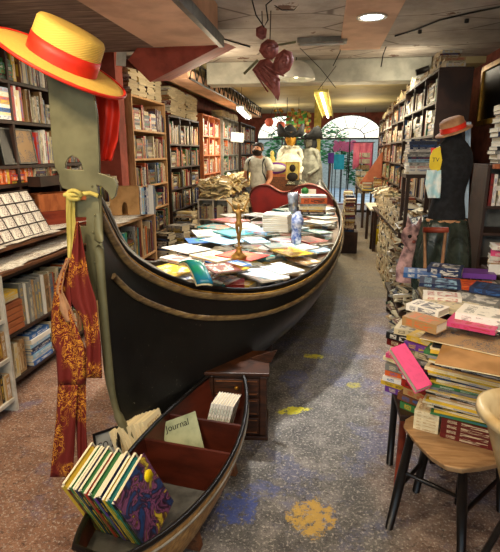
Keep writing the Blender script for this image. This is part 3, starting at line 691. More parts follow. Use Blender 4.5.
def body(name, base, H, mat, parent, pose, face=180, rs=1.):
    """whole figure from joints given in units of height; pose overrides joints"""
    J = dict(pel=(0, 0, .53), wa=(0, 0, .60), ch=(0, 0, .72), nb=(0, 0, .82), ne=(0, 0, .86), he=(0, -.01, .925), to=(0, -.005, .985),
             sl=(.105, 0, .805), el=(.135, .01, .635), wl=(.145, -.03, .49), hl=(.147, -.045, .44), sr=(-.105, 0, .805), er=(-.135, .01, .635), wr=(-.145, -.03, .49), hr=(-.147, -.045, .44),
             tl=(.055, 0, .50), kl=(.06, -.01, .285), al=(.06, .01, .05), fl=(.065, -.08, .02), tr=(-.055, 0, .50), kr=(-.06, -.01, .285), ar=(-.06, .01, .05), fr=(-.065, -.08, .02))
    Rd = dict(pel=(.085, .06), wa=(.07, .052), ch=(.088, .06), nb=.05, ne=.03, he=(.045, .052), to=.035, sl=.036, el=.025, wl=.018, hl=.02, sr=.036, er=.025, wr=.018, hr=.02, tl=.052, kl=.034, al=.023, fl=.022, tr=.052, kr=.034, ar=.023, fr=.022)
    J.update(pose); K = list(J); ix = {k_: i for i, k_ in enumerate(K)}
    M = Matrix.Translation(base) @ RZ(face - 180)
    E_ = [('pel', 'wa'), ('wa', 'ch'), ('ch', 'nb'), ('nb', 'ne'), ('ne', 'he'), ('he', 'to'), ('nb', 'sl'), ('sl', 'el'), ('el', 'wl'), ('wl', 'hl'), ('nb', 'sr'), ('sr', 'er'), ('er', 'wr'), ('wr', 'hr'), ('pel', 'tl'), ('tl', 'kl'), ('kl', 'al'), ('al', 'fl'), ('pel', 'tr'), ('tr', 'kr'), ('kr', 'ar'), ('ar', 'fr')]
    rad = [tuple(H * rs * q for q in (Rd[k_] if isinstance(Rd[k_], tuple) else (Rd[k_],) * 2)) for k_ in K]
    o = skin(name, [M @ (Vector(J[k_]) * H) for k_ in K], [(ix[a], ix[c_]) for a, c_ in E_], rad, mat, parent)
    return o, {k_: M @ (Vector(J[k_]) * H) for k_ in K}
body('figure', p + Vector((0, 0, .07)), H, 'gilt', r, dict(el=(.16, 0, .93), wl=(.22, 0, 1.05), hl=(.24, 0, 1.1), er=(-.15, 0, .93), wr=(-.24, 0, 1.03), hr=(-.27, 0, 1.07), kl=(.02, 0, .27), al=(.01, 0, .04), kr=(-.02, 0, .27), ar=(-.01, 0, .04), fl=(.01, -.05, .0), fr=(-.01, -.05, 0)), 200, .85)
# blue and silver patterned bottle with a silver tube, and a leaning white tube
p = aty(296, 246, 3.95); z0 = topz(p.x, p.y) + .004
r = thing('patterned_vase', 'tall blue and silver patterned vase standing in the gondola heap', 'vase', (p.x, p.y, z0))
b = MB(); b.lathe([(0, 0), (.04, 0), (.045, .05), (.035, .11), (.055, .16), (.06, .2), (.035, .25), (.03, .27)], T(p.x, p.y, z0), 18); child(b, 'vase_body', M_['blue_enamel'], r)
b = MB(); b.lathe([(0, .27), (.04, .27), (.045, .4), (.04, .42), (0, .42)], T(p.x, p.y, z0) @ RY(-5), 18); child(b, 'cap', M_['silver'], r)
a, c_ = aty(272, 230, 4.4), aty(288, 211, 4.45); b = MB(); b.tube([a, c_], .022, 12)
tag(b.build('paper_roll', M_['enamel_white']), 'white rolled paper tube leaning left of the patterned vase', 'paper roll')
# ---------------------------------------------------------------- small wooden boat with comics
B0, B1 = Vector((-.48, 2.44, 0)), Vector((-.65, 1.12, 0)); ax = (B1 - B0).normalized(); sd = Vector((-ax.y, ax.x, 0)); L_ = (B1 - B0).length
if sd.x < 0: sd = -sd
def bw(t): return .225 * math.sin(PI * min(1, max(0, t)) * .92 + .12) ** .55 if 0 < t < 1 else .0
def bpt(t, s, v):     # t along, s side -1..1, v 0 rim..1 keel
    c0 = B0 + ax * (L_ * t); w = bw(t) if 0 < t < 1 else 0
    zr = .33 + .07 * (2 * abs(t - .5)) ** 2.5; zb = .085 + .12 * (2 * abs(t - .5)) ** 5
    return c0 + sd * (s * w * math.cos(v * PI / 2) ** .6 if v < 1 else 0) + Vector((0, 0, zr + (zb - zr) * math.sin(v * PI / 2) ** 1.3))
BT = thing('small_boat', 'small plank-built wooden boat holding comics, under the gondola prow', 'boat', tuple((B0 + B1) / 2))
ts = [.0] + [.012 + .976 * i / 28 for i in range(29)] + [1.0]
for s in (1, -1):
    b = MB(); b.grid([[bpt(t, s, v / 9) for v in range(10)] for t in ts], len(ts), 10); child(b, 'hull_side', M_['planks'], BT)
    b = MB(); b.grid([[bpt(t, s * .93, v / 9) + Vector((0, 0, .012)) for v in range(10)] for t in ts], len(ts), 10); child(b, 'inner_lining', M_['maroon_wood'], BT)
    b = MB(); b.tube([bpt(t, s * .97, 0) + Vector((0, 0, .008)) for t in ts], .011, 8); child(b, 'gunwale', M_['black_paint'], BT)
    b = MB(); b.tube([bpt(t, s, .12) + sd * s * .004 for t in ts], .005, 6); child(b, 'rub_strip', M_['grey_paint'], BT)
for t in (.30, .47):
    w = bw(t) * .92; c0 = B0 + ax * (L_ * t); b = MB(); M = axes(sd, -ax, (0, 0, 1), c0)
    b.prism([(-w, .33), (-w * .9, .2), (-w * .6, .13), (0, .105), (w * .6, .13), (w * .9, .2), (w, .33)], .014, M); child(b, 'partition', M_['maroon_wood'], BT)
b = MB(); b.grid([[bpt(t, f * .9, 0) + Vector((0, 0, -.07)) for f in (-1, -.5, 0, .5, 1)] for t in [.60 + .4 * i / 12 for i in range(13)]], 13, 5); child(b, 'end_deck', M_['grey_metal'], BT)
for t in (.25, .62):
    c0 = B0 + ax * (L_ * t); b = MB(); M = axes(sd, -ax, (0, 0, 1), c0)
    b.prism([(-.14, 0), (-.12, .1), (-.05, .086), (.05, .086), (.12, .1), (.14, 0)], .04, M); child(b, 'cradle', M_['brown_wood'], BT, bev=.003)
# comics row
dX = Vector((.24, .97, 0)).normalized(); p = atz(95, 532, .27); up = (Vector((0, 0, 1)) - dX * .34 - Vector((dX.y, -dX.x, 0)) * .24).normalized()
row = Vector((dX.y, -dX.x, 0)); x = 0
up = (up - dX * up.dot(dX)).normalized() if False else up
yv = up; xv = (dX - up * dX.dot(up)).normalized(); zv = xv.cross(yv)
p.z = .272
cc = ['yellow', 'yellow', 'dark red', 'green', 'yellow', 'navy', 'black', 'green', 'red', 'black', 'green', 'purple', 'black', 'navy', 'yellow', 'green', 'teal', 'black']
for i in range(18):
    t = R.uniform(.0095, .0125); q = p + row * x + Vector((0, 0, .004 * math.sin(i * 2.1)))
    book(axes(xv, yv, zv, q), R.uniform(.165, .175), R.uniform(.245, .26), t, cc[i], 'green' if i % 3 else 'yellow', 'in the comics row in the small boat', 'left', 'comic', page=(.86, .78, .54), cv=.0007, gap=-.003 - .006 * (i % 3 == 1)); x += t + .0012
q = p + row * x
r = thing('comic', 'colourful comic with dark blue drawn cover, right end of the small boat row', 'comic', tuple(q), group='comics in the comics row in the small boat')
b = MB(); rows = []
def cq(f, g, o): return q + xv * (.19 * f) + yv * (.265 * g) + zv * (o + .0)
b.box(axes(xv, yv, zv, q), (0, 0, .012), (.19, .265, .014)); b.box(axes(xv, yv, zv, q), (0, 0, .0), (.002, .265, .012)); child(b, 'cover', M_['comic'], r)
b = MB(); b.box(axes(xv, yv, zv, q), (.002, .003, .001), (.186, .262, .012)); child(b, 'page_block', M_['page'], r)
b = MB(); b.lathe([(0, .0015), (.022, .0015), (.022, 0)], axes(xv, yv, zv, q + xv * .155 + yv * .19 + zv * .014) , 14); child(b, 'badge', M_['yellow_plastic'], r)
# pages and posters behind the comics
def sheet(name, label, cat, c0, xv, yv, w, h, mat, frame=None, t=.004, text=None, tcol='black_paint', tsize=.02, tpos=(.1, .7)):
    xv = Vector(xv).normalized(); yv = Vector(yv); yv = (yv - xv * yv.dot(xv)).normalized(); zv = xv.cross(yv)
    r = thing(name, label, cat, tuple(c0)); M = axes(xv, yv, zv, c0)
    b = MB(); b.box(M, (-w / 2, 0, 0), (w / 2, h, t)); child(b, 'print' if frame else 'sheet', M_[mat], r)
    if frame:
        b = MB(); f = .012 if w > .12 else .006
        for lo, hi in (((-w / 2, 0), (-w / 2 + f, h)), ((w / 2 - f, 0), (w / 2, h)), ((-w / 2 + f, 0), (w / 2 - f, f)), ((-w / 2 + f, h - f), (w / 2 - f, h))): b.box(M, (lo[0], lo[1], -.002), (hi[0], hi[1], t + .006))
        child(b, 'frame', M_[frame], r)
    if text:
        lettering(text, tsize, tcol, r, r.matrix_basis.inverted() @ M @ T(-w / 2 + w * tpos[0], h * tpos[1], t + .001))
    return r
mk('poster_grey', '#8f9088', '#6f716b', 9, .5)
mk('poster_green', '#a9b08c', '#7f8a6c', 9, .5)
sheet('framed_print', 'small grey framed print marked CO leaning behind the comics, left of the stem', 'print', atz(112, 474, .16), (.9, -.25, .5), (-.35, .5, .8), .17, .2, 'poster_grey', 'black_paint', text='CO 21', tsize=.05, tpos=(.12, .58))
sheet('magazine', 'pale green magazine leaning on the boat partition right of the comics', 'magazine', atz(190, 470, .15), (.85, .05, .38), (-.35, .55, .75), .19, .25, 'poster_green', text='Journal', tsize=.045, tpos=(.1, .8))
for i in range(9):   # pages standing behind
    q = atz(122 + i * 4, 470 - i * 1.5, .16); book(axes((.3, .9, .1), Vector((-.25, .0, 1)).normalized(), Vector((.3, .9, .1)).normalized().cross(Vector((-.25, 0, 1)).normalized()).normalized(), q), .13, .2, .009, 'cream', 'tan', 'behind the comics row in the small boat', 'left', 'booklet', page=(.8, .72, .5))
# white booklets at the far end of the small boat
for i in range(8):
    q = bpt(.16, 0, 0) + sd * (-.05 + i * .015) + ax * .10; q.z = .17
    yv2 = (Vector((0, 0, 1)) + sd * .25).normalized(); xv2 = (-ax - yv2 * (-ax).dot(yv2)).normalized(); zz = xv2.cross(yv2)
    if zz.dot(sd) < 0: xv2 = -xv2; q = q - xv2 * .13; zz = -zz
    book(axes(xv2, yv2, zz, q), .13, .21, .012, 'white', 'green', 'standing at the far end of the small boat', 'left', 'booklet')

# ---------------------------------------------------------------- drawer cabinet under the hull
c0 = atz(265, 447, 0)
r = thing('drawer_cabinet', 'dark carved wooden chest of drawers on the floor beneath the gondola', 'cabinet', (-.45, 2.6, 0))
W_, D_, H_ = .34, .30, .40; M = T(-.27, 2.42, 0) @ RZ(6) @ T(-W_, 0, 0)
def cpart(lo, hi, n, m='cabinet_wood', rt=r, bev=.003):
    b = MB(); b.box(M, lo, hi); return child(b, n, M_[m], rt, bev=bev)
cpart((0, .01, .02), (W_, D_, H_), 'body'); cpart((-.01, -.012, H_), (W_ + .012, D_, H_ + .02), 'top'); cpart((-.008, -.01, 0), (W_ + .008, D_, .025), 'plinth')
cpart((W_ - .04, -.006, .03), (W_ - .005, .01, H_ - .005), 'corner_post'); cpart((.005, -.006, .03), (.04, .01, H_ - .005), 'corner_post')
for z in (.04, .16, .28):
    d = cpart((.045, -.008, z), (W_ - .045, .01, z + .10), 'drawer'); kn = MB().lathe([(0, .014), (.010, .012), (.012, .006), (.006, 0)], M @ T(W_ / 2, -.008, z + .05) @ RX(90), 12)
    o = kn.build('knob', M_['gold_paint'], d); o.data.transform(r.matrix_basis.inverted())
    f = MB()
    for lo, hi in (((.055, z + .008), (W_ - .055, z + .014)), ((.055, z + .086), (W_ - .055, z + .092))): f.box(M, (lo[0], -.013, lo[1]), (hi[0], -.008, hi[1]))
    o = f.build('moulding', M_['brown_wood'], d); o.data.transform(r.matrix_basis.inverted())
# wedge board leaning on the cabinet
b = MB(); b.prism([(.06, .42), (.2, .42), (.235, .50)], .015, T(-.46, 2.6, 0) @ RZ(-10)); tag(b.build('wooden_wedge', M_['cabinet_wood']), 'brown triangular wooden wedge on top of the drawer cabinet', 'wedge')

# ---------------------------------------------------------------- the straw hat on the prow
hc = aty(62, 62, 1.86); nrm = Vector((.50, -.13, .86)).normalized(); xa = (Vector((1, 0, 0)) - nrm * nrm.x).normalized(); ya = nrm.cross(xa)
HM = axes(xa, ya, nrm, hc)
r = thing('straw_boater', 'yellow straw boater with red ribbon perched on the gondola prow', 'hat', tuple(hc))
b = MB(); b.lathe([(.125, .004), (.18, .001), (.232, -.004), (.255, -.004), (.255, -.010), (.18, -.005), (.12, -.002)], HM, 48, sy=.9); child(b, 'brim', M_['straw_brim'], r)
b = MB(); b.tube([HM @ Vector((.257 * math.cos(a), .257 * .9 * math.sin(a), -.006)) for a in [2 * PI * i / 60 for i in range(61)]], .007, 6, cap=False); child(b, 'brim_trim', M_['red_ribbon'], r)
b = MB(); b.lathe([(.134, 0), (.132, .06), (.129, .118), (.121, .129), (.06, .133), (0, .133)], HM, 48, sy=.9); o = child(b, 'crown', M_['straw'], r)
b = MB(); b.lathe([(.1365, .002), (.1355, .035), (.1335, .064), (.1315, .064), (.1335, .001)], HM, 48, sy=.9); child(b, 'ribbon', M_['red_ribbon'], r)
def strip(rows, n=7, fold=.012, ph=0., freq=3):
    """rows: (xl, xr, y, Y) in the photo's frame at depth Y -> draped cloth"""
    out = []; m = 26
    for i in range(m):
        t = i / (m - 1) * (len(rows) - 1); k_ = min(int(t), len(rows) - 2); f = t - k_; a, c_ = rows[k_], rows[k_ + 1]
        xl, xr, y, Y = [a[j] * (1 - f) + c_[j] * f for j in range(4)]
        out.append([aty(xl + (xr - xl) * j / (n * 2), y, Y + fold * math.sin(freq * PI * j / (n * 2) + ph + i * .12)) for j in range(n * 2 + 1)])
    return out, m, n * 2 + 1
g, m, n = strip([(96, 117, 91, 2.0), (96, 120, 115, 2.0), (97, 118, 140, 2.0), (98, 112, 161, 2.0)]); child(MB().grid(g, m, n), 'hanging_ribbon', M_['red_ribbon'], r, solid=.002)
# Venetian pennant tied to the prow
r = thing('pennant_flag', 'dark red pennant with gold ornament tied to the iron prow', 'flag', tuple(aty(72, 200, 1.83)))
g, m, n = strip([(66, 75, 195, 1.85), (66, 75, 215, 1.85), (67, 77, 240, 1.84), (68, 74, 262, 1.82)], fold=.006); child(MB().grid(g, m, n), 'yellow_heading', M_['yellow_fabric'], r, solid=.002)
g, m, n = strip([(76, 79, 222, 1.805), (72, 84, 250, 1.8), (68, 89, 278, 1.8), (70, 96, 300, 1.8), (82, 98, 320, 1.8), (86, 101, 345, 1.8), (86, 102, 378, 1.8)], fold=.012); child(MB().grid(g, m, n), 'front_tail', M_['flag'], r, solid=.002)
g, m, n = strip([(66, 70, 258, 1.82), (55, 70, 285, 1.82), (51, 72, 315, 1.82), (52, 84, 345, 1.82), (56, 87, 352, 1.82), (58, 86, 385, 1.82)], fold=.014, ph=1); child(MB().grid(g, m, n), 'rear_tail', M_['flag'], r, solid=.002)
g, m, n = strip([(58, 78, 385, 1.82), (56, 76, 420, 1.81), (50, 73, 477, 1.8)], fold=.010, ph=2); child(MB().grid(g, m, n), 'tail_end', M_['flag'], r, solid=.002)
g, m, n = strip([(72, 86, 385, 1.83), (76, 86, 420, 1.83), (78, 88, 468, 1.82)], fold=.008, ph=.5); child(MB().grid(g, m, n), 'tail_end', M_['flag'], r, solid=.002)
g, m, n = strip([(67, 70, 258, 1.81), (60, 65, 272, 1.81), (56, 62, 290, 1.81), (60, 72, 310, 1.81), (66, 78, 322, 1.81)], fold=.004); child(MB().grid(g, m, n), 'lining_edge', M_['tan_cloth'], r, solid=.002)
b = MB(); q = aty(74, 195, 1.82)
b.tube([q + Vector((.028 * math.cos(a) * (1 + .2 * math.sin(3 * a)), -.008 * math.sin(2 * a), .018 * math.sin(a))) for a in [2 * PI * i / 20 for i in range(21)]], .009, 7); b.tube([aty(64, 195, 1.82), q, aty(90, 193, 1.84), aty(98, 196, 1.85)], .009, 7); child(b, 'knot', M_['yellow_fabric'], r)

# ---------------------------------------------------------------- left side: wall bookcase over the print table
XL = -2.35; Mx = LW(1.9, XL)
bookcase(Mx, 2.75, .3, (1.36, 1.50, 1.83, 2.12), 2.44, 'dark_wood', 'dark brown wall bookcase above the print table, behind the iron prow', z0=1.05, divs=(1.62, 2.2))
def yx(px, X=XL, py=150): return atx(px, py, X).y - 1.9     # local x on that case
wl = 'of the left wall bookcase'
z = 1.835
reg = 'on the second shelf ' + wl
x0 = yx(0, py=100) - .1
zz = z
for i, (cn, t) in enumerate([('white', .03), ('cream', .02), ('blue', .03), ('white', .025), ('tan', .03), ('orange', .02), ('cream', .035), ('pale blue', .03)]):
    book(Mx @ axes((0, 1, 0), (-1, 0, 0), (0, 0, 1), (yx(18), .01, zz)), .16, .2, t, cn, None, 'in the flat pile on the left wall bookcase', 'top', 'book'); zz += t + .001
shelf_row(Mx, yx(19), yx(30), z, .27, ['cream', 'red', 'cream', 'white', 'dark red'], reg, .8)
shelf_row(Mx, yx(34), 2.72, z, .27, 'shelf', None, .7); shelf_row(Mx, .03, x0, z, .27, 'shelf', None, .7)
reg = 'on the top shelf ' + wl
zz = 2.125
shelf_row(Mx, yx(0, py=60) - .15, yx(18, py=60), 2.125, .28, ['green', 'dark green', 'green', 'white', 'yellow'], reg, .6)
shelf_row(Mx, yx(20, py=60), yx(45, py=60), 2.125, .28, ['brown', 'cream', 'grey', 'black', 'dark red'], reg, .7); shelf_row(Mx, yx(45, py=60) + .01, 2.7, 2.125, .28, 'shelf', None, .7)
reg = 'on the third shelf ' + wl
shelf_row(Mx, yx(38, py=140), yx(52, py=140), 1.505, .29, ['white', 'cream', 'white', 'grey', 'red'], reg, .8); shelf_row(Mx, yx(52, py=140), 2.7, 1.505, .29, 'shelf', None, .7)
shelf_row(Mx, .03, yx(1, py=130) - .3, 1.505, .29, 'shelf', None, .7)
reg = 'in the orange row ' + wl
shelf_row(Mx, yx(0, py=172) - .15, yx(35, py=172), 1.365, .125, ['orange', 'red', 'orange', 'orange', 'yellow'], reg, .9, dep=(.1, .12), th=(.018, .03)); shelf_row(Mx, yx(36, py=172), 2.7, 1.365, .125, 'shelf', None, .8, dep=(.1, .12))
# facing-out book and picture on the third shelf
for px, w, mat_, lab in ((11, .20, 'black_paint', 'black framed book facing out on the left wall bookcase, left of the painting'), (27, .26, 'photo', 'framed landscape painting facing out on the left wall bookcase')):
    q = Vector((XL - .02, atx(px, 140, XL).y, 1.507)); sheet('framed_picture', lab, 'picture', q, (0, 1, 0), (-.12, 0, 1), w, .27, mat_, 'grey_metal', .01)
# everything under / behind the print table
bookcase(LW(1.9, -2.3), 2.75, .3, (.06, .42), .80, 'dark_wood', 'dark low shelf unit standing against the left wall under the print table', divs=(1.3,))
# lower front shelving: white unit, dark shelf with books
XW = -1.88
Mw = LW(1.35, XW)
bookcase(Mw, 1.17, .36, (.10, .37, .62), .86, 'white_paint', 'white painted bookcase at the lower left edge, nearest the camera', cat='bookcase')
wreg = 'the white left-edge bookcase'
shelf_row(Mw, .78, 1.14, .62, .22, ['brown', 'tan', 'brown', 'cream', 'tan'], 'on the upper shelf of ' + wreg, .75)
shelf_row(Mw, .78, 1.14, .37, .22, ['brown', 'grey', 'dark red', 'brown', 'tan'], 'on the middle shelf of ' + wreg, .7, flatp=.3)
shelf_row(Mw, .78, 1.14, .10, .24, ['grey', 'black', 'cream', 'tan'], 'on the lowest shelf of ' + wreg, .6, flatp=.5)
for z in (.1, .37, .62): shelf_row(Mw, .03, .77, z, .2, 'shelf', None, .7)
stack(-2.02, 2.32, .89, 9, 70, (.15, .18), (.22, .26), (.008, .016), ['white', 'pale blue', 'grey', 'white'], 'piled on top of the white bookcase', 6, noun='magazine')  # books, same stock as the pile behind them
stack(-2.05, 2.0, .89, 7, 80, (.15, .18), (.22, .26), (.008, .016), ['white', 'pale blue', 'grey', 'white'], None, 6)
XT = -2.02
# dark bookcase under the print table
Mt = LW(2.56, XT)
bookcase(Mt, 1.35, .26, (.10, .42), .80, 'dark_wood', 'dark open book shelf under the front edge of the print table')
treg = 'under the print table'
shelf_row(Mt, .03, .32, .10, .27, ['cream', 'white', 'tan', 'cream'], 'on the lower shelf ' + treg, .75, lean=12)
zz = .10
for i, cn in enumerate(['blue', 'white', 'pale blue', 'blue', 'navy', 'pale blue', 'white', 'blue']):
    t = R.uniform(.018, .034); book(Mt @ axes((0, 1, 0), (-1, 0, 0), (0, 0, 1), (.62, .012 * (i % 2), zz)), .17, .25, t, cn, 'white', 'in the flat pile under the print table', 'top', 'book'); zz += t + .001
shelf_row(Mt, .64, 1.3, .10, .25, 'shelf', None, .7)
# brown volume crate and upright books on the upper shelf
r = thing('slatted_crate', 'red-brown slatted wooden crate on the shelf under the print table', 'crate', tuple(Mt @ Vector((.2, .12, .42))))
for i in range(5): b = MB(); b.box(Mt, (.04, .0 + .0, .425 + i * .042), (.32, .2, .425 + i * .042 + .036)); child(b, 'slat', M_['orange_wood'], r, bev=.003)
shelf_row(Mt, .34, .62, .42, .33, ['white', 'grey', 'tan', 'cream', 'grey'], 'upright on the upper shelf ' + treg, .85, maxn=12); shelf_row(Mt, .64, 1.3, .42, .33, 'shelf', None, .8)
zz = .64
for i, cn in enumerate(['cream', 'yellow']): book(Mt @ RZ(0) @ axes((0, 1, 0), (-1, 0, 0), (0, 0, 1), (.30, .01, zz)), .16, .22, .03, cn, None, 'lying on the slatted crate', 'top', 'book'); zz += .031
# print table
r = thing('print_table', 'brown wooden two-tier table spread with prints along the left wall', 'table', (-2.2, 3.2, 0))
b = MB().bx(-2.34, -1.98, 2.55, 4.1, .835, .86); child(b, 'tabletop', M_['brown_wood'], r, bev=.003)
b = MB().bx(-2.36, -2.08, 2.3, 4.3, .96, .985); child(b, 'upper_tier', M_['brown_wood'], r, bev=.003)
for y in (2.57, 4.06): b = MB().bx(-2.31, -2.27, y, y + .04, .86, .96); child(b, 'support', M_['brown_wood'], r)
def flat_print(x, y, z, w, h, rz, lab, mat='print', grp=None):
    b = MB().box(T(x, y, z) @ RZ(rz), (-w / 2, -h / 2, 0), (w / 2, h / 2, .003)); o = b.build('art_print', M_[mat], loc=(x, y, z)); tag(o, lab, 'print', grp)
n = 0
for i in range(9):
    y = 2.75 + i * .15; z = .8615 + .0035 * i
    flat_print(-2.12 + .02 * math.sin(i * 3), y, z, .24, .32, R.uniform(-12, 12), f'white printed sheet on the lower tier of the print table, {ORD[i]} from near end', 'map' if i % 3 else 'print')
for i in range(8):
    y = 2.45 + i * .22; z = .9865 + .0035 * i
    flat_print(-2.2 + .02 * math.sin(i * 2), y, z, .26, .34, R.uniform(-10, 10), f'pale printed sheet on the upper tier of the print table, {ORD[i]} from near end', 'map' if i % 2 else 'print')
# tilted card rack
q0 = aty(0, 235, 2.9) ; Mr = axes((0, 1, 0), Vector((-.55, 0, 1)).normalized(), (Vector((0, 1, 0)).cross(Vector((-.55, 0, 1)).normalized())), (-2.12, 2.55, .999))
r = thing('card_rack', 'tilted dark rack of small ink prints at the left edge', 'rack', (-2.12, 2.9, .99))
b = MB(); b.box(Mr, (0, 0, -.012), (.95, .36, 0)); child(b, 'back_board', M_['dark_wood'], r)
for i in range(5): b = MB(); b.box(Mr, (0, .0 + i * .088, 0), (.95, .006 + i * .088, .012)); child(b, 'ledge', M_['dark_wood'], r)
for i in range(4):
    for j in range(8):
        b = MB(); M = Mr @ T(.02 + j * .116, .007 + i * .088, .002 + .0) ; b.box(M, (0, 0, 0), (.1, .078, .003)); o = b.build('print_card', M_['card'], loc=M.translation)
        tag(o, 'small white card with red and black figures in the tilted rack at left', 'card', 'ink cards in the tilted rack')
# wooden crate behind the table
r = thing('wooden_crate', 'orange-brown wooden crate with red side behind the prints, left of the prow', 'crate', (-2.2, 3.9, .985))
Mc = axes(Vector((.55, .83, 0)), Vector((-.83, .55, 0)), (0, 0, 1), (-2.28, 3.62, .985))
for lo, hi, n, m_ in (((0, 0, .14), (.5, .015, .28), 'front_board', 'orange_wood'), ((0, 0, .0), (.5, .015, .138), 'lower_board', 'red_wood'), ((0, .015, 0), (.015, .2, .28), 'side_board', 'orange_wood'), ((.485, .015, 0), (.5, .2, .28), 'side_board', 'orange_wood'), ((0, .2, 0), (.5, .215, .28), 'rear_board', 'orange_wood')):
    b = MB(); b.box(Mc, lo, hi); child(b, n, M_[m_], r, bev=.003)
# dark box on the low row ledge
q = atx(45, 178, -2.32); r = thing('wooden_box', 'small dark wooden box on the ledge beside the orange spines', 'box', (-2.3, q.y, 1.365))
# (stands proud of the shelf front)
b = MB().bx(-2.34, -2.24, q.y - .22, q.y + .2, 1.33, 1.335); child(b, 'bottom', M_['dark_wood'], r)
b = MB().bx(-2.24, -2.23, q.y - .22, q.y + .2, 1.33, 1.41); child(b, 'front', M_['dark_wood'], r)
for s in (-.22, .19): b = MB().bx(-2.34, -2.24, q.y + s, q.y + s + .01, 1.335, 1.41); child(b, 'side', M_['dark_wood'], r)

# ---------------------------------------------------------------- left side: pale low bookcase with box, wooden tall case
Ml = LW(3.95, -1.93)
bookcase(Ml, 1.42, .42, (.08, .48), .90, 'pale_wood', 'low pale wooden bookcase behind the gondola bow, with a cardboard box on it', divs=(1.0,))
shelf_row(Ml, .03, .98, .48, .4, ['dark green', 'black', 'teal', 'green', 'grey', 'cream', 'brown', 'dark red'], 'in the low pale bookcase, upper shelf', .8, th=(.02, .045)); shelf_row(Ml, 1.02, 1.38, .48, .38, 'shelf', None, .7)
shelf_row(Ml, .03, 1.38, .08, .36, 'shelf', None, .6)
for i in range(5):
    flat_print(-2.08 + .02 * math.sin(i), 4.15 + i * .26, .927 + .0035 * i, .26, .36, R.uniform(-15, 15), f'pale paper sheet on top of the low pale bookcase, {ORD[i]} from the near end', 'map')
q = aty(128, 207, 4.9); r = thing('cardboard_box', 'tan cardboard magazine box with half-round notch on the low pale bookcase', 'box', (q.x, 4.9, .945))
Mb = axes((.9, .43, 0), (-.43, .9, 0), (0, 0, 1), (q.x - .17, 4.82, .945)); w, h = .31, .30
b = MB()
P = [(0, 0), (w * .4, 0)] + [(w * .5 + w * .1 * math.cos(a), .05 + .09 * math.sin(a) if math.sin(a) > 0 else .0) for a in [PI - PI * i / 8 for i in range(9)]] + [(w * .6, 0), (w, 0), (w, h), (0, h)]
b.prism(P, .006, Mb); child(b, 'front', M_['cardboard'], r)
for lo, hi in (((0, .004, 0), (.006, .18, h)), ((w - .006, .004, 0), (w, .18, h)), ((0, .18, 0), (w, .186, h)), ((.006, .004, 0), (w - .006, .18, .004))): b = MB(); b.box(Mb, lo, hi); child(b, 'side', M_['cardboard'], r)
shelf_row(Mb @ T(w + .01, -.02, 0), 0, .16, 0, .33, ['white', 'navy', 'grey', 'pale blue'], 'right of the cardboard magazine box', .85, th=(.015, .03))
stack(-2.2, 4.45, .945, 8, 80, (.14, .18), (.2, .25), (.012, .03), ['white', 'cream', 'grey', 'red', 'white', 'black'], None, 8)
# reddish post and hanging tag
b = MB().bx(-2.62, -2.3, 5.35, 5.55, 0, 2.74); struct(b, 'trim_post', M_['red_plaster'])
sheet('paper_tag', 'long white paper tag hanging on the red post above the prow', 'tag', aty(121, 66, 4.62), (1, .2, -.1), (0, 0, 1), .09, .27, 'white_paint')
stack(-2.42, 5.15, 1.1, 12, 85, (.14, .18), (.2, .25), (.012, .03), 'old', None, 8)
b = MB().bx(-2.62, -2.25, 4.7, 5.34, 1.06, 1.09); tag(b.build('wall_shelf', M_['dark_wood']), 'dark short wall shelf carrying a book pile before the red post', 'shelf')
shelf_row(LW(4.7, -2.27), .0, .3, 1.09, .3, 'shelf', None, .8)
mt = LW(5.72, -2.28)
bookcase(mt, 1.25, .34, (.1, .50, .86, 1.18, 1.52, 1.87), 2.24, 'pale_wood', 'tall pale wooden bookcase against the left wall, with a book pile on top')
wt = 'shelf of the tall pale bookcase'
for z, nm, h in ((1.87, 'top', .32), (1.52, 'second', .3), (1.18, 'third', .3), (.86, 'fourth', .28)):
    shelf_row(mt, .03, 1.22, z, h, 'shelf', None, .6, th=(.02, .055), flatp=.12, lean=8)
for z in (.1, .5): shelf_row(mt, .03, 1.22, z, .32, 'shelf', None, .7)
for x in (.12, .4, .7, 1.0): stack(-2.4, 5.72 + x, 2.267, 14, 80, (.16, .2), (.22, .26), (.015, .03), 'old', None, 6, top=2.55)
# dark cases further down the left wall
def wallcase(y0, n, w, zs, ztop, wood, lab, xf, h=None, mix='shelf', flatp=.1, th=(.015, .05)):
    M = LW(y0, xf); bookcase(M, w, .3, zs, ztop, wood, lab, divs=tuple(w * (i + 1) / n for i in range(n - 1)))
    for i, z in enumerate(zs):
        hh = (zs[i + 1] if i + 1 < len(zs) else ztop) - z - .035
        for j in range(n): shelf_row(M, w * j / n + .03, w * (j + 1) / n - .03, z, hh, mix, None, .65, flatp=flatp, th=th)
wallcase(7.02, 3, 1.75, (.08, .38, .72, 1.05, 1.38, 1.72), 2.1, 'dark_wood', 'dark bookcase right of the tall pale one, heaped books on top', -2.25)
for i in range(9): stack(-2.35 + R.uniform(-.03, .03), 7.15 + i * .18, 2.13, 20, 80, (.16, .2), (.2, .26), (.015, .035), 'old', None, 10, top=2.5)
wallcase(8.85, 3, 1.5, (.1, .45, .85, 1.2, 1.55, 1.9), 2.25, 'orange_wood', 'orange-lit wooden bookcase in the middle of the left wall', -2.2, mix=['cream', 'orange', 'red', 'tan', 'white'], flatp=.2)
wallcase(10.4, 3, 1.9, (.1, .45, .85, 1.2, 1.55, 1.9), 2.3, 'grey_paint', 'grey bookcase on the left wall under the cable truss', -2.15)
for i in range(10): stack(-2.27, 10.5 + i * .18, 2.335, 5, 80, (.15, .2), (.2, .26), (.015, .03), ['white', 'cream', 'grey'], None, 10)
wallcase(12.35, 3, 2.6, (.1, .45, .85, 1.2, 1.55, 1.9), 2.3, 'dark_wood', 'farthest dark bookcase on the left wall behind the bearded person', -2.1)
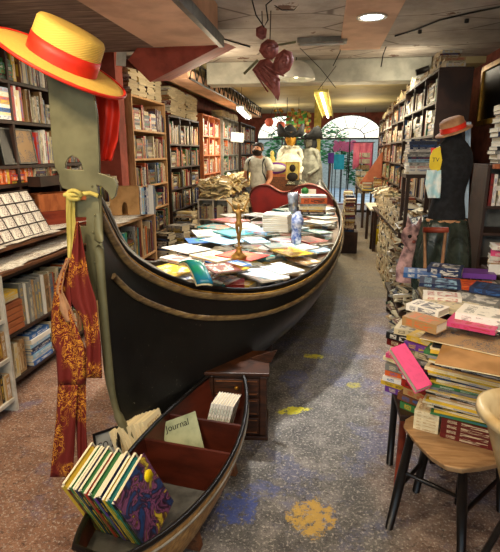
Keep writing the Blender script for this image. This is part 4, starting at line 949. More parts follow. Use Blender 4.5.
# stacks on the floor beside the pale low case
for i in range(5):
    stack(-1.95 + (i % 2) * .12, 5.65 + i * .27, 0, 40, 80, (.16, .2), (.22, .28), (.02, .035), ['grey', 'white', 'black', 'cream', 'black'], None, 8, top=R.uniform(.45, .8))
# long low table with yellowed paper bundles
r = thing('bundle_table', 'long low shelf table before the left bookcases, heaped with yellowed books', 'table', (-1.7, 8.6, 0))
xf, xb = -1.40, -1.85
b = MB().bx(xf, xb, 7.35, 10.2, .93, .96); child(b, 'tabletop', M_['dark_wood'], r)
b = MB().bx(xf, xb, 7.35, 10.2, .03, .055); child(b, 'bottom_shelf', M_['grey_paint'], r)
for z in (.30, .60): b = MB().bx(xf, xb, 7.38, 10.17, z, z + .02); child(b, 'shelf', M_['grey_paint'], r)
for i in range(7): y = 7.35 + i * 2.82 / 6; b = MB().bx(xf, xb, y, y + .03, 0, .93); child(b, 'upright', M_['grey_paint'], r)
Me = FW_(-1.86, 7.04); bookcase(Me, .47, .28, (.06, .33, .62), .90, 'white_paint', 'small cream shelf unit facing the camera at the near end of the bundle table', divs=(.235,), th=.018)
for z_ in (.06, .33, .62): shelf_row(Me, .02, .22, z_, .23, 'old', None, .75); shelf_row(Me, .25, .45, z_, .23, 'old', None, .75, flatp=.3)
Mq = LW(7.35, xf)
for z in (.055, .32, .62):
    for i in range(6): shelf_row(Mq, .04 + i * .47, .46 + i * .47, z, .25, 'old', None, .7, flatp=.35)
for i in range(430):   # fanned old paper bundles, page edges outwards
    x, y = R.uniform(xb + .08, xf - .06), R.uniform(7.15, 10.1); f = (y - 7.4) / 2.7; z = .962 + R.random() * (.22 - .3 * abs(x - (xf + xb) / 2))
    M = T(x, y, z) @ RZ(R.uniform(0, 360)) @ RX(R.uniform(-35, 35)) @ RY(R.uniform(-25, 25)) @ T(-.07, -.09, 0)
    stuff_book(M, .13, .18, R.uniform(.012, .03), shade(PAL[R.choice(['cream', 'tan', 'cream', 'white', 'yellow'])]), PAL['tan'], page=(.66, .54, .28))
for i in range(90):
    M = T(R.uniform(-1.80, -1.46), R.uniform(7.08, 7.28), .93 + R.random() * .24) @ RZ(R.uniform(0, 360)) @ RX(R.uniform(-35, 35)) @ RY(R.uniform(-25, 25)) @ T(-.06, -.08, 0); stuff_book(M, .12, .16, R.uniform(.012, .03), shade(PAL['cream']), PAL['tan'], page=(.66, .54, .28))
for i in range(170):
    M = T(R.uniform(-1.42, -1.33), R.uniform(7.45, 9.6), .60 + R.random() * .24) @ RZ(R.uniform(0, 360)) @ RX(R.uniform(-40, 40)) @ RY(R.uniform(-25, 25)) @ T(-.06, -.08, 0); stuff_book(M, .12, .16, R.uniform(.012, .03), shade(PAL['cream']), PAL['tan'], page=(.60, .49, .26))
# white paper notice hanging from the truss
sheet('hanging_notice', 'white paper notice hanging over the yellowed books', 'sign', aty(237, 142, 9.2), (1, .15, -.1), (0, 0, 1), .24, .17, 'enamel_white')
b = MB().tube([aty(237, 134, 9.2), aty(232, 108, 9.0)], .003, 5); tag(b.build('notice_string', M_['black_metal']), 'thin cord holding the white paper notice', 'cord')

# ---------------------------------------------------------------- right side
AG = -2.2      # the right shelving drifts away from the aisle
def rcase(x, y_near, w, zs, ztop, wood, lab, bays, mix='shelf', d=.3, flatp=.22, ind=None):
    # local x runs towards the camera, so start at the far end
    M = RWM(y_near + w, x); bookcase(M, w, d, zs, ztop, wood, lab, divs=tuple(w * (i + 1) / bays for i in range(bays - 1)))
    for i, z in enumerate(zs):
        hh = (zs[i + 1] if i + 1 < len(zs) else ztop) - z - .035
        for j in range(bays): shelf_row(M, w * j / bays + .03, w * (j + 1) / bays - .03, z, hh, mix, None, .65, flatp=flatp)
ZS = (.1, .45, .8, 1.12, 1.44, 1.76, 2.06)
rcase(1.0, 4.9, 1.9, ZS, 2.32, 'dark_wood', 'tall dark bookcase on the right wall, nearest one, side panel showing', 3)
rcase(1.1, 6.85, 1.9, ZS, 2.32, 'dark_wood', 'second tall dark bookcase along the right wall', 3)
rcase(1.2, 8.8, 1.9, ZS, 2.32, 'brown_wood', 'third tall bookcase along the right wall, brown wood', 3)
rcase(1.3, 10.75, 2.0, ZS, 2.32, 'dark_wood', 'farthest tall bookcase on the right wall, before the doorway', 3)
for i in range(40):
    y = 4.98 + i * .19; x = 1.13 + .1 * int((y - 4.9) / 1.95)
    if 6.75 < y < 6.95 or 8.7 < y < 8.9 or 10.6 < y < 10.9: continue
    stack(x, y, 2.348, 9, 90, (.15, .2), (.17, .18), (.012, .03), 'old', None, 5, top=R.uniform(2.40, 2.55))
# piles standing in front of the right cases (tables along the aisle)
def table(x0, x1, y0, y1, z, wood, lab, name='display_table', leg=.05):
    r = thing(name, lab, 'table', ((x0 + x1) / 2, (y0 + y1) / 2, 0))
    b = MB().bx(x0, x1, y0, y1, z - .03, z); child(b, 'tabletop', M_[wood], r, bev=.003)
    for x in (x0 + .03, x1 - .03 - leg):
        for y in (y0 + .03, y1 - .03 - leg): b = MB().bx(x, x + leg, y, y + leg, 0, z - .03); child(b, 'leg', M_['dark_wood'], r, bev=.003)
    return r
table(.80, 1.28, 10.6, 13.0, .80, 'dark_wood', 'far dark display table by the doorway, books piled on it')
table(.78, 1.18, 8.2, 9.3, .68, 'white_paint', 'low white-topped tray table in the right of the aisle')
table(.80, 1.08, 6.9, 8.1, .74, 'dark_wood', 'dark table in the aisle before the white tray table')
table(.76, .98, 5.0, 6.8, .80, 'dark_wood', 'dark aisle table heaped with magazines beside the nearest tall bookcase')
def heap(x0, x1, y0, y1, z, dz, n, mix='side', tilt=12, w=.15, h=.2):
    for i in range(n):
        x, y = R.uniform(x0, x1), R.uniform(y0, y1)
        M = T(x, y, z + R.random() * dz) @ RZ(R.uniform(0, 360)) @ RX(R.uniform(-tilt, tilt)) @ RY(R.uniform(-tilt, tilt)) @ T(-w / 2, -h / 2, 0)
        stuff_book(M, w, h, R.uniform(.008, .03), shade(PAL[pick(mix)]), PAL['cream'])
for i in range(11):
    stack(.92, 10.75 + i * .21, .802, 8, 90, (.15, .2), (.17, .2), (.015, .03), 'old', None, 6, top=.9 + R.uniform(0, .1)); stack(1.13, 10.75 + i * .21, .802, 14, 90, (.15, .2), (.17, .2), (.015, .03), 'old', None, 6, top=1.0 + R.uniform(0, .25))
for i in range(5): stack(.95, 7.05 + i * .22, .742, 12, 90, (.15, .2), (.18, .2), (.015, .03), 'side', None, 8, top=R.uniform(.85, 1.0))
for i in range(9): stack(.86, 5.1 + i * .2, .802, 16, 90, (.15, .2), (.18, .2), (.012, .03), 'side', None, 10, top=R.uniform(.95, 1.15))
heap(.86, 1.02, 5.05, 8.0, .92, .12, 110, 'side', 20)
# stacks from the floor under those tables
for i in range(8): stack(.88, 5.3 + i * .21, 0, 40, 90, (.15, .2), (.18, .2), (.02, .035), 'side', None, 6, top=.7)
# terracotta sloping board and pale blocks near the doorway
q = aty(378, 175, 10.9); r = thing('sloping_desk', 'terracotta sloping desk board standing on the far display table', 'desk', (1.1, 11.5, 1.1))
b = MB(); Pp = [(0, 0), (.62, 0), (.62, .62), (.40, .62)]; b.prism(Pp, .05, T(.78, 10.70, .98)); child(b, 'board', M_['terracotta'], r, bev=.004)
b = MB(); b.bx(.78, 1.40, 10.74, 10.9, .93, .98); child(b, 'ledge', M_['terracotta'], r)
for i, (px, py) in enumerate([(385, 132), (393, 128), (377, 140)]):
    q = aty(px, py, 10.6)
stack(1.32, 10.6, 1.8, 10, 90, (.15, .2), (.18, .24), (.03, .05), ['white', 'cream'], None, 6)
b = MB().bx(1.15, 1.5, 10.4, 10.72, 1.77, 1.8); tag(b.build('corner_shelf', M_['dark_wood']), 'small dark shelf with white boxes above the terracotta desk', 'shelf')
# yellow bag under the tray table
q = atz(362, 224, 0); r = thing('yellow_bag', 'bright yellow plastic bag on the floor under the tray table', 'bag', (.98, 8.75, 0))
b = MB(); b.grid([[Vector((.98 + .12 * math.cos(a) * k_, 8.75 + .09 * math.sin(a) * k_ * (1 + .15 * math.sin(5 * a)), z)) for a in [2 * PI * i / 16 for i in range(16)]] for z, k_ in ((0, .8), (.02, 1), (.15, 1.05), (.26, .85), (.27, .7))], 5, 16, closev=True); child(b, 'bag_body', M_['yellow_plastic'], r)
for s in (-1, 1): b = MB().tube([(.93, 8.75 + s * .04, .26), (.94, 8.75 + s * .04, .33), (1.0, 8.75 + s * .04, .34), (1.03, 8.75 + s * .04, .26)], .006, 6); child(b, 'handle', M_['yellow_plastic'], r)
# pink shop cloth and cards stand near the doorway
q = aty(363, 155, 13.6)
r = thing('pink_banner', 'pink scalloped cloth banner hanging by the doorway', 'banner', tuple(q))
b = MB(); b.grid([[Vector((q.x - .26 + .52 * j / 12, q.y + .03 * math.sin(j * 1.6), q.z + .32 - i * .1 - (.06 * abs(math.sin(j * 1.3)) + abs(j - 6) * .03 if i == 5 else 0))) for j in range(13)] for i in range(6)], 6, 13); child(b, 'cloth', M_['pink_cloth'], r, solid=.004)
b = MB().tube([(q.x - .3, q.y, q.z + .33), (q.x + .3, q.y, q.z + .33)], .01, 6); child(b, 'rail', M_['black_metal'], r)
b = MB().tube([(q.x, q.y, q.z + .33), (q.x, q.y, 2.74)], .004, 5); child(b, 'cord', M_['black_metal'], r)
r = thing('card_stand', 'tall wire stand of postcards at the right side of the doorway', 'stand', (1.05, 13.7, 0))
b = MB().lathe([(0, 0), (.25, 0), (.25, .03), (.03, .05), (.02, .06), (.02, 1.6), (0, 1.6)], T(1.05, 13.7, 0), 12); child(b, 'post', M_['black_metal'], r)
for i in range(7):
    b = MB()
    for j in range(4):
        M = T(1.05, 13.7, .5 + i * .16) @ RZ(j * 90 + 20) @ T(0, -.16, 0); b.box(M, (-.13, 0, 0), (.13, .01, .12), col=(.8, .8, .8))
    child(b, 'card_pocket', [M_['print'], M_['photo'], M_['white_paint']][i % 3], r)

# ---- near right: grey case facing the camera, with stacks
Mg = FW_(1.06, 3.42)
bookcase(Mg, .62, .32, (.06, .40, .84, 1.07, 1.25), 1.50, 'dark_wood', 'grey-backed bookcase facing the camera at the right edge, book piles on top', th=.02, back_mat='grey_paint')
reg = 'upright in the grey bookcase at right'
shelf_row(Mg, .03, .34, 1.25, .235, ['white', 'cream', 'dark red', 'white', 'grey', 'white'], reg, .88, th=(.018, .03)); shelf_row(Mg, .34, .6, 1.25, .23, 'shelf', None, .8)
for z in (.06, .4): shelf_row(Mg, .03, .6, z, .3, 'shelf', None, .7)
reg = 'piled on top of the grey bookcase'
zz = 1.527
cols = ['grey', 'white', 'grey', 'black', 'white', 'grey', 'navy', 'white', 'black', 'grey', 'white', 'grey', 'cream', 'white', 'grey', 'black']
for i in range(13):
    t = R.uniform(.022, .034); dx = R.uniform(0, .03)
    book(T(1.09 + dx, 3.44 + R.uniform(0, .02), zz) @ axes((0, 1, 0), (-1, 0, 0), (0, 0, 1), (.23, 0, 0)), .17, .22, t, cols[i], 'white', reg, 'top', 'book'); zz += t + .0006
zz = 1.527
for i in range(9):
    t = R.uniform(.03, .042); book(T(1.34, 3.44, zz) @ axes((0, 1, 0), (-1, 0, 0), (0, 0, 1), (.24, 0, 0)), .17, .22, t, cols[-i - 1], None, None); zz += t + .0006
q = aty(470, 168, 3.4)
b = MB().bx(1.08, 1.6, 3.36, 3.40, 1.495, 1.525); tag(b.build('brown_board', M_['orange_wood']), 'orange-brown board along the front of the grey bookcase top', 'board')
# pile of pink and cream books before its lower shelves
pz = .86
table(1.08, 1.75, 2.99, 3.38, .86, 'dark_wood', 'dark side table at the right edge carrying cream and pink books', 'side_table')
for i, (x, y) in enumerate([(1.22, 3.27), (1.50, 3.22), (1.24, 3.09)]):
    stack(x, y, .862, 7, 75 + 10 * i, (.13, .16), (.23, .26), (.014, .028), ['cream', 'white', 'pink', 'white', 'tan', 'cream', 'red'], f"in the {['left', 'right', 'front'][i]} pile on the side table", 8, noun='book' if i < 2 else 'magazine')  # all three piles hold books
sheet('white_card', 'small blank white card standing behind the purple book', 'card', Vector((1.02, 2.93, .90)), (1, 0, 0), (0, .2, 1), .08, .06, 'enamel_white')
# framed picture at the right edge
X = 1.5; A = [atx(485, 72, X), atx(500, 48, X), atx(508, 150, X), atx(485, 140, X)]
y0, y1 = A[0].y, A[1].y - .35
r = thing('picture_frame', 'large dark picture with gold frame standing on a ledge at the right edge', 'picture', (X, (y0 + y1) / 2, 1.9))
zt, zb = A[0].z, 1.9
b = MB().bx(X, X + .02, y1, y0, zb, zt); child(b, 'picture', M_['black_paint'], r)
for a in ((y1, y0, zt, zt + .05), (y1, y0, zb - .05, zb), (y0, y0 + .05, zb - .05, zt + .05), (y1 - .05, y1, zb - .05, zt + .05)):
    b = MB().bx(X - .02, X + .03, *a); child(b, 'frame_rail', M_['gold_paint'], r, bev=.006)
# the ledge under it is the wall bookcase behind
bookcase(RWM(4.75, 1.56), 1.25, .3, (1.6,), 1.84, 'dark_wood', 'dark wall shelf box under the gold framed picture', z0=1.55)

# ---- dress form
q = aty(450, 180, 3.32); bx, by = q.x, q.y
r = thing('dress_form', 'black dress form wearing a hat, badges and dark green plastic skirt', 'dress form', (bx, by, 0))
def tors(z, rx, ry): return (z, rx, ry)
prof = [(1.13, .105, .085), (1.17, .12, .095), (1.22, .118, .09), (1.30, .098, .075), (1.38, .100, .08), (1.46, .122, .098), (1.53, .128, .1), (1.60, .125, .08), (1.655, .085, .06), (1.69, .045, .045), (1.735, .042, .042), (1.74, 0, 0)]
b = MB(); b.grid([[Vector((bx + rx * math.cos(a), by + ry * math.sin(a) - (.015 if 1.4 < z < 1.6 and math.sin(a) < -.2 else 0), z)) for a in [2 * PI * i / 24 for i in range(24)]] for z, rx, ry in prof], len(prof), 24, closev=True); child(b, 'torso', M_['black_cloth'], r, sub=1)
b = MB(); rows = []
for i in range(12):
    f = i / 11; z = 1.17 - .50 * f; rr = .125 + .05 * math.sin(f * 2.2)
    rows.append([Vector((bx + rr * (1 + .10 * math.sin(7 * a + 2 * f) + .05 * math.sin(15 * a)) * math.cos(a), by + rr * .85 * (1 + .10 * math.sin(7 * a + 2 * f)) * math.sin(a), z + .01 * math.sin(5 * a))) for a in [2 * PI * j / 40 for j in range(40)]])
b.grid(rows, 12, 40, closev=True); child(b, 'skirt', M_['green_plastic'], r, solid=.004)
b = MB().tube([(bx, by, .03), (bx, by, 1.2)], .018, 10); child(b, 'pole', M_['black_metal'], r)
b = MB().lathe([(0, 0), (.17, 0), (.17, .02), (.03, .035), (0, .035)], T(bx, by, 0), 20); child(b, 'base', M_['black_metal'], r)
b = MB(); b.lathe([(.125, 0), (.13, .012), (.12, .02)], T(bx, by, 1.155), 24, sy=.8); child(b, 'waist_band', M_['tan_cloth'], r)
# hat on the dress form
hm = T(bx - .01, by, 1.735) @ RY(-20) @ RX(8) @ Matrix.Scale(.88, 4)
r = thing('sun_hat', 'natural straw hat with wide red band on the black dress form', 'hat', (bx, by, 1.735))
b = MB(); b.lathe([(.082, .0), (.11, -.003), (.128, -.008), (.128, -.013), (.11, -.008), (.078, -.004)], hm, 36); child(b, 'brim', M_['tan_cloth'], r)
b = MB(); b.lathe([(.088, -.002), (.086, .03), (.082, .07), (.06, .085), (0, .085)], hm, 36); child(b, 'crown', M_['straw_brim'] if False else M_['tan_cloth'], r)
b = MB(); b.lathe([(.0905, .0), (.0885, .035), (.086, .035), (.088, 0)], hm, 36); child(b, 'band', M_['red_ribbon'], r)
yf = by - .12
g, m, n = strip([(431, 441, 148, yf + .03), (431, 440, 163, yf)], fold=.003); tag(MB().grid(g, m, n).build('red_lanyard', M_['red_ribbon'], solid=.003), 'short red ribbon hanging from the hat over the yellow badge', 'ribbon')
# yellow badge
P = [(433, 150), (440, 146), (442, 160), (440, 170), (433, 173), (429, 167), (430, 156)]; z_ = [aty(x, y, yf - .005) for x, y in P]
b = MB(); b.prism([(p.x, p.z) for p in z_], .006, T(0, yf - .005, 0)); r = b.build('yellow_badge', M_['yellow_plastic'], loc=tuple(aty(435, 160, yf - .005))); tag(r, 'round yellow badge with dark writing hanging on the dress form', 'badge')
lettering('TV', .035, 'black_paint', r, T(-.018, -.005, -.01) @ RX(90))
g, m, n = strip([(427, 441, 170, yf - .01), (425, 441, 184, yf - .01), (428, 440, 198, yf)], fold=.008); b = MB().grid(g, m, n); tag(b.build('blue_white_kerchief', M_['blue_cloth'], solid=.003), 'blue and white kerchief hanging below the yellow badge', 'kerchief')
# pale measuring tape post with red label
q0, q1 = aty(468, 122, 3.38), aty(458, 275, 3.38)
r = thing('pale_banner', 'narrow pale blue hanging banner right of the dress form', 'banner', tuple(q1))
g, m, n = strip([(466, 471, 122, 3.38), (465, 470, 160, 3.37), (460, 468, 215, 3.37), (455, 463, 278, 3.37)], fold=.004); child(MB().grid(g, m, n), 'strip', M_['tape_blue'], r, solid=.004)
for y0_, y1_ in ((160, 166), (169, 176)):
    g, m, n = strip([(464, 470, y0_, 3.355), (463, 470, y1_, 3.355)], fold=.001); child(MB().grid(g, m, n), 'red_label', M_['red_ribbon'], r, solid=.003)
# pale bales of newspapers left of the dress form
zz = 1.06; q = aty(421, 150, 4.55)
r = thing('stool_table', 'dark narrow stand under the tall pale paper pile', 'stand', (q.x, 4.55, 0))
b = MB().bx(q.x - .13, q.x + .13, 4.42, 4.7, 1.38, 1.41); child(b, 'top', M_['dark_wood'], r)
for sx in (-.12, .09):
    for sy in (4.43, 4.66): b = MB().bx(q.x + sx, q.x + sx + .03, sy, sy + .03, 0, 1.38); child(b, 'leg', M_['dark_wood'], r)
stack(q.x, 4.56, 1.412, 13, 90, (.2, .23), (.22, .25), (.018, .028), ['grey', 'white', 'pale blue', 'white', 'navy', 'grey'], 'in the pale pile beside the dress form', 5, top=1.74)
# magazines heaped around the cat bag
heap(.74, .98, 4.0, 4.85, .30, .5, 230, 'side', 30, .15, .2)
heap(.73, .92, 3.9, 4.5, .03, .4, 120, 'side', 25, .15, .2)
heap(.78, 1.0, 4.2, 4.9, .8, .22, 70, 'side', 30, .14, .2)
table(.66, .98, 3.95, 4.95, .3, 'dark_wood', 'low dark bench buried under magazines left of the dress form', 'low_bench', .04)
# cat-face bag with handle
q = aty(413, 236, 3.75); r = thing('cat_figure', 'pinkish cat head figure with pointed ears, left of the brown handle', 'figure', (q.x, 3.75, .76))
b = MB(); hz = q.z
K = [(0, .085), (.04, .08), (.07, .06), (.085, .03), (.09, 0), (.082, -.04), (.05, -.085), (.03, -.11), (0, -.115)]
front = [[Vector((q.x + s * f, 3.75 - .05 * (1 - (f / max(w_, .001)) ** 2) ** .5 * (1) if w_ > 0 else 3.75, hz + h_)) for s, f in ((1, w_), (1, w_ * .66), (1, w_ * .33), (1, 0), (-1, w_ * .33), (-1, w_ * .66), (-1, w_))] for w_, h_ in [(.001, .088), (.04, .08), (.07, .06), (.085, .03), (.088, 0), (.08, -.04), (.052, -.085), (.03, -.11), (.001, -.118)]]
b.grid(front, 9, 7); back_ = [[Vector((p.x, 7.5 - p.y, p.z)) for p in rw][::-1] for rw in front]; b.grid(back_, 9, 7); child(b, 'head', M_['sphynx'], r)
for s in (-1, 1):
    b = MB(); b.grid([[Vector((q.x + s * (.03 + .03 * math.cos(a) * k_) + s * .02 * (1 - k_), 3.75 + .015 * math.sin(a) * k_, hz + .06 + .10 * (1 - k_))) for a in [2 * PI * i / 10 for i in range(10)]] for k_ in (1, .66, .33, .02)], 4, 10, closev=True); child(b, 'ear', M_['sphynx'], r)
    b = MB(); b.lathe([(.0, .006), (.012, .004), (.015, 0)], T(q.x + s * .032, 3.75 - .052, hz + .005) @ RX(90), 10); child(b, 'eye', M_['black_paint'], r)
b = MB(); b.lathe([(0, .01), (.012, .005), (.014, 0)], T(q.x, 3.75 - .055, hz - .035) @ RX(90), 10); child(b, 'nose', M_['mask_red'], r)
b = MB(); b.grid([[Vector((q.x + w_ * math.cos(a), 3.76 + w_ * .6 * math.sin(a), z)) for a in [2 * PI * i / 16 for i in range(16)]] for z, w_ in ((hz - .36, .10), (hz - .25, .105), (hz - .12, .07), (hz - .06, .05))], 4, 16, closev=True); child(b, 'body', M_['sphynx'], r)
# trolley handle (brown) behind the front books
q = aty(434, 229, 3.08); b = MB()
a1, a2, a3, a4 = aty(425, 266, 3.08), aty(425, 230, 3.08), aty(446, 230, 3.08), aty(442, 266, 3.08)
r = thing('trolley_handle', 'brown inverted-U trolley handle behind the blue books', 'trolley', (q.x, 3.08, 0))
b.tube([(a1.x, a1.y, .05), a1, a2], .010, 8); b.tube([a3, a4, (a4.x, a4.y, .05)], .010, 8); child(b, 'pole', M_['tan_cloth'], r)
b = MB().tube([a2 + Vector((-.012, 0, 0)), a3 + Vector((.012, 0, 0))], .018, 10); child(b, 'grip', M_['red_wood'], r)
b = MB().bx(a2.x - .03, a3.x + .03, 3.02, 3.14, .02, .06); child(b, 'foot', M_['black_metal'], r, bev=.01)

# ---- front right book table
r = table(.58, 1.30, 2.3, 2.97, .78, 'dark_wood', 'dark table at the right covered with books, its aisle side hung with patterned cloth', 'book_table')
g = [[Vector((.57 - .012 * math.sin(j * 1.1) * (i / 8), 2.975 - j * .045, .785 - i * .095)) for j in range(16)] for i in range(8)]
child(MB().grid(g, 8, 16), 'tablecloth_skirt', M_['comic_cloth'], r, solid=.003)
g = [[Vector((.57 + j * .052, 2.29 - .01 * math.sin(j * 1.2) * (i / 8), .785 - i * .095)) for j in range(15)] for i in range(8)]
child(MB().grid(g, 8, 15), 'tablecloth_front', M_['comic_cloth'], r, solid=.003)
zt = .79
# hidden lower layer
for ix in range(5):
    for iy in range(3):
        x, y = .66 + ix * .145, 2.42 + iy * .215
        stack(x, y, .782, 4, 90 + R.uniform(-3, 3), (.19, .205), (.13, .14), (.016, .024), 'side', None, 4)
reg = 'on the right book table'
tb = [  # px, py, w, h, t, rz, colour, second, label
    (422, 271, .17, .24, .03, 80, 'blue', 'white', 'blue-covered book at the far left corner of the right book table'),
    (446, 266, .16, .22, .05, 70, 'navy', 'white', 'thick dark blue book with cream pages in front of the brown handle'),
    (440, 281, .18, .24, .02, 78, 'navy', 'pale blue', 'thin navy book lying between the two thick blue ones'),
    (475, 271, .16, .24, .03, 84, 'purple', 'purple', 'bright purple book near the white card on the right book table'),
    (468, 283, .18, .28, .02, 76, 'orange', 'red', 'orange-red book lying before the purple book'),
    (495, 287, .17, .24, .03, 60, 'navy', 'blue', 'dark blue book at the right edge beside the orange-red one'),
    (478, 298, .18, .26, .02, 60, 'grey', 'white', 'black and white photo-cover book on the right book table'),
    (487, 312, .18, .25, .05, 62, 'white', 'grey', 'thick white book with tan pages near the right edge of the book table'),
    (442, 294, .12, .2, .025, 80, 'white', 'red', 'small white and red book in front of the navy book'),
    (450, 303, .17, .25, .03, 55, 'cream', 'grey', 'pale cream book with dark picture on the right book table'),
    (474, 321, .17, .22, .02, 62, 'pink', 'red', 'pink-covered book lying at the front of the right book table'),
    (428, 305, .12, .18, .03, 50, 'white', 'navy', 'small white paperback behind the orange one near the aisle edge'),
    (425, 318, .11, .18, .04, 50, 'tan', 'orange', 'orange-edged small book at the aisle edge of the book table')]
for i, (px, py, w, h, t, rz, cn, c2, lab) in enumerate(tb):
    z = .885 + .012 * (i % 3); p = atz(px, py, z + t); p.z = z
    w *= .86; h *= .86; book(T(p.x, p.y, p.z) @ RZ(rz) @ T(-w / 2, -h / 2, 0), w, h, t, cn, c2, reg, 'far', 'book', label=lab, group='books lying on the right book table')
# piles on the aisle side: books on edge, spines to the aisle
reg = 'in the aisle-side piles of the book table'
k_i = 0
lst = ['purple', 'yellow', 'white', 'orange', 'grey', 'cream', 'pink', 'cream', 'dark red', 'black', 'cream', 'green', 'brown', 'tan', 'red', 'white', 'brown', 'navy', 'grey', 'cream']
r = thing('support_stool', 'black stool with a red leg carrying the aisle-side book piles', 'stool', (.52, 2.22, 0))
b = MB().bx(.38, .72, 2.02, 2.34, .42, .45); child(b, 'seat', M_['dark_wood'], r, bev=.004)
for x, y, m_ in ((.40, 2.04, 'red_wood'), (.68, 2.04, 'black_paint'), (.40, 2.3, 'black_paint'), (.68, 2.3, 'black_paint')): b = MB().tube([(x, y, 0), (x, y, .42)], .018, 10); child(b, 'leg', M_[m_], r)
for (x, y, top, rz, n) in ((.45, 2.26, .80, 62, 11), (.50, 2.08, .82, 58, 10)):
    z = .452
    for i in range(16):
        t = R.uniform(.018, .035); w, h = R.uniform(.12, .15), R.uniform(.17, .21)
        if z + t > top: break
        book(T(x + R.uniform(-.012, .012), y + R.uniform(-.01, .01), z) @ RZ(rz + R.uniform(-14, 14)) @ RY(R.uniform(-3, 3)) @ T(-w / 2, -h / 2, 0), w, h, t, lst[k_i % 20], None, reg, 'top', 'book'); k_i += 1; z += t + .004
# leaning pink book
p = atz(415, 372, .56); d = (aty(431, 392, 1.78) - aty(403, 346, 2.02)); d.normalize()
A0 = aty(403, 347, 2.0); A1 = aty(430, 388, 1.86)
yv = (A1 - A0).normalized(); xv = Vector((1, .3, .15)); xv = (xv - yv * xv.dot(yv)).normalized(); zv = xv.cross(yv)
if zv.z < 0: zv = -zv; xv = yv.cross(zv)
book(axes(xv, yv, zv, A0), .07, (A1 - A0).length, .035, 'pink', 'pink', reg, 'top', 'book', label='long hot-pink book sliding down from the aisle-side pile', group='books lying on the right book table')
# chair with the tall magazine pile
SZ = .45
r = thing('wooden_stool', 'stool with pale wooden seat and black legs, piled with magazines', 'stool', (.62, 1.85, 0))
SP = [(403, 426), (405, 419), (412, 415), (430, 408), (520, 405), (520, 455), (505, 462), (482, 467), (462, 469), (446, 466), (430, 456), (414, 440)]
P = [atz(x, y, SZ) for x, y in SP]; b = MB(); n = len(P)
for q in P: b.v.append((q.x, q.y, SZ))
for q in P: b.v.append((q.x + (.62 - q.x) * .06, q.y + (1.85 - q.y) * .06, SZ - .03))
b.face(range(n)); b.face(list(range(n, 2 * n))[::-1])
for i in range(n): j = (i + 1) % n; b.face((i, n + i, n + j, j))
child(b, 'seat', M_['seat_wood'], r, bev=.006)
def leg(a, c_, nm='leg', rr=(.017, .021, .017), m_='black_paint'): b = MB().tube([a, (Vector(a) + Vector(c_)) / 2, c_], list(rr), 12); child(b, nm, M_[m_], r)
f1, f2 = atz(389, 528, 0), atz(461, 556, 0); t1, t2 = atz(411, 436, SZ - .02), atz(463, 462, SZ - .02)
b1, b2 = Vector((.50, 2.1, 0)), Vector((.86, 2.02, 0)); u1, u2 = Vector((.52, 2.02, .43)), Vector((.80, 1.98, .43))
f2 = Vector((f2.x, f2.y, 0)); leg(f1, t1); leg(f2, t2); leg(b1, u1); leg(b2, u2)
lerp = lambda a, c_, f: Vector(a).lerp(Vector(c_), f)
leg(lerp(f1, t1, .62), lerp(f2, t2, .62), 'stretcher', (.008, .010, .008)); leg(lerp(f1, t1, .45), lerp(b1, u1, .45), 'stretcher', (.008, .01, .008)); leg(lerp(f2, t2, .45), lerp(b2, u2, .45), 'stretcher', (.008, .01, .008)); leg(lerp(b1, u1, .6), lerp(b2, u2, .6), 'stretcher', (.008, .01, .008))
# brown volumes and the magazine pile
p = atz(437, 436, SZ)
Mv = axes(Vector((.93, -.36, 0)).normalized(), Vector((.36, .93, 0)).normalized(), (0, 0, 1), (p.x, p.y, SZ + .001))
zz = 0
for i in range(4):
    book(Mv @ axes((0, 1, 0), (-1, 0, 0), (0, 0, 1), (.21, .0, zz)), .15, .2, .022, 'dark red', 'cream', 'in the brown set on the wooden stool', 'top', 'volume'); zz += .0225
for i in range(6):
    book(Mv @ axes((0, 1, 0), (-1, 0, 0), (0, 0, 1), (.0, .01, i * .0148)), .14, .10, .0143, 'cream', 'tan', 'beside the brown set on the wooden stool', 'top', 'booklet')
zz = SZ + .093; q = Mv @ Vector((.06, .13, 0))
cols = ['green', 'yellow', 'cream', 'black', 'cream', 'yellow', 'cream', 'tan', 'black', 'cream', 'yellow', 'grey']
for i in range(34):
    t = R.uniform(.008, .0125); f = i / 33
    M = T(q.x + .01 * math.sin(i) - .02 * f, q.y + .02 * f, zz) @ RZ(-22 + R.uniform(-5, 5)) @ axes((0, 1, 0), (-1, 0, 0), (0, 0, 1), (.20, -.13, 0))
    book(M, R.uniform(.20, .22), R.uniform(.29, .32), t, cols[i % 12], None, 'in the tall pile on the wooden stool', 'top', 'magazine', cv=.001, page=(.78, .66, .36)); zz += t + .0006
    if zz > .835: break
# top sheets of the pile
for i, (px, py, w, h, rz, mat_, lab) in enumerate([(470, 340, .22, .34, 62, 'photo', 'brown photo-cover magazine lying on top of the tall magazine pile'), (485, 360, .22, .32, 70, 'cardboard', 'plain tan magazine on top of the tall pile, at the right')]):
    p = atz(px, py, zz + .01); M = T(p.x, p.y, zz + .002 + .008 * (1 - i)) @ RZ(rz); r = thing('magazine', lab, 'magazine', (p.x, p.y, zz)); b = MB(); b.box(M, (-w / 2, -h / 2, .004), (w / 2, h / 2, .0055)); child(b, 'cover', M_[mat_], r)
    b = MB(); b.box(M, (-w / 2, -h / 2, 0), (w / 2, h / 2, .004)); child(b, 'page_block', M_['page'], r)
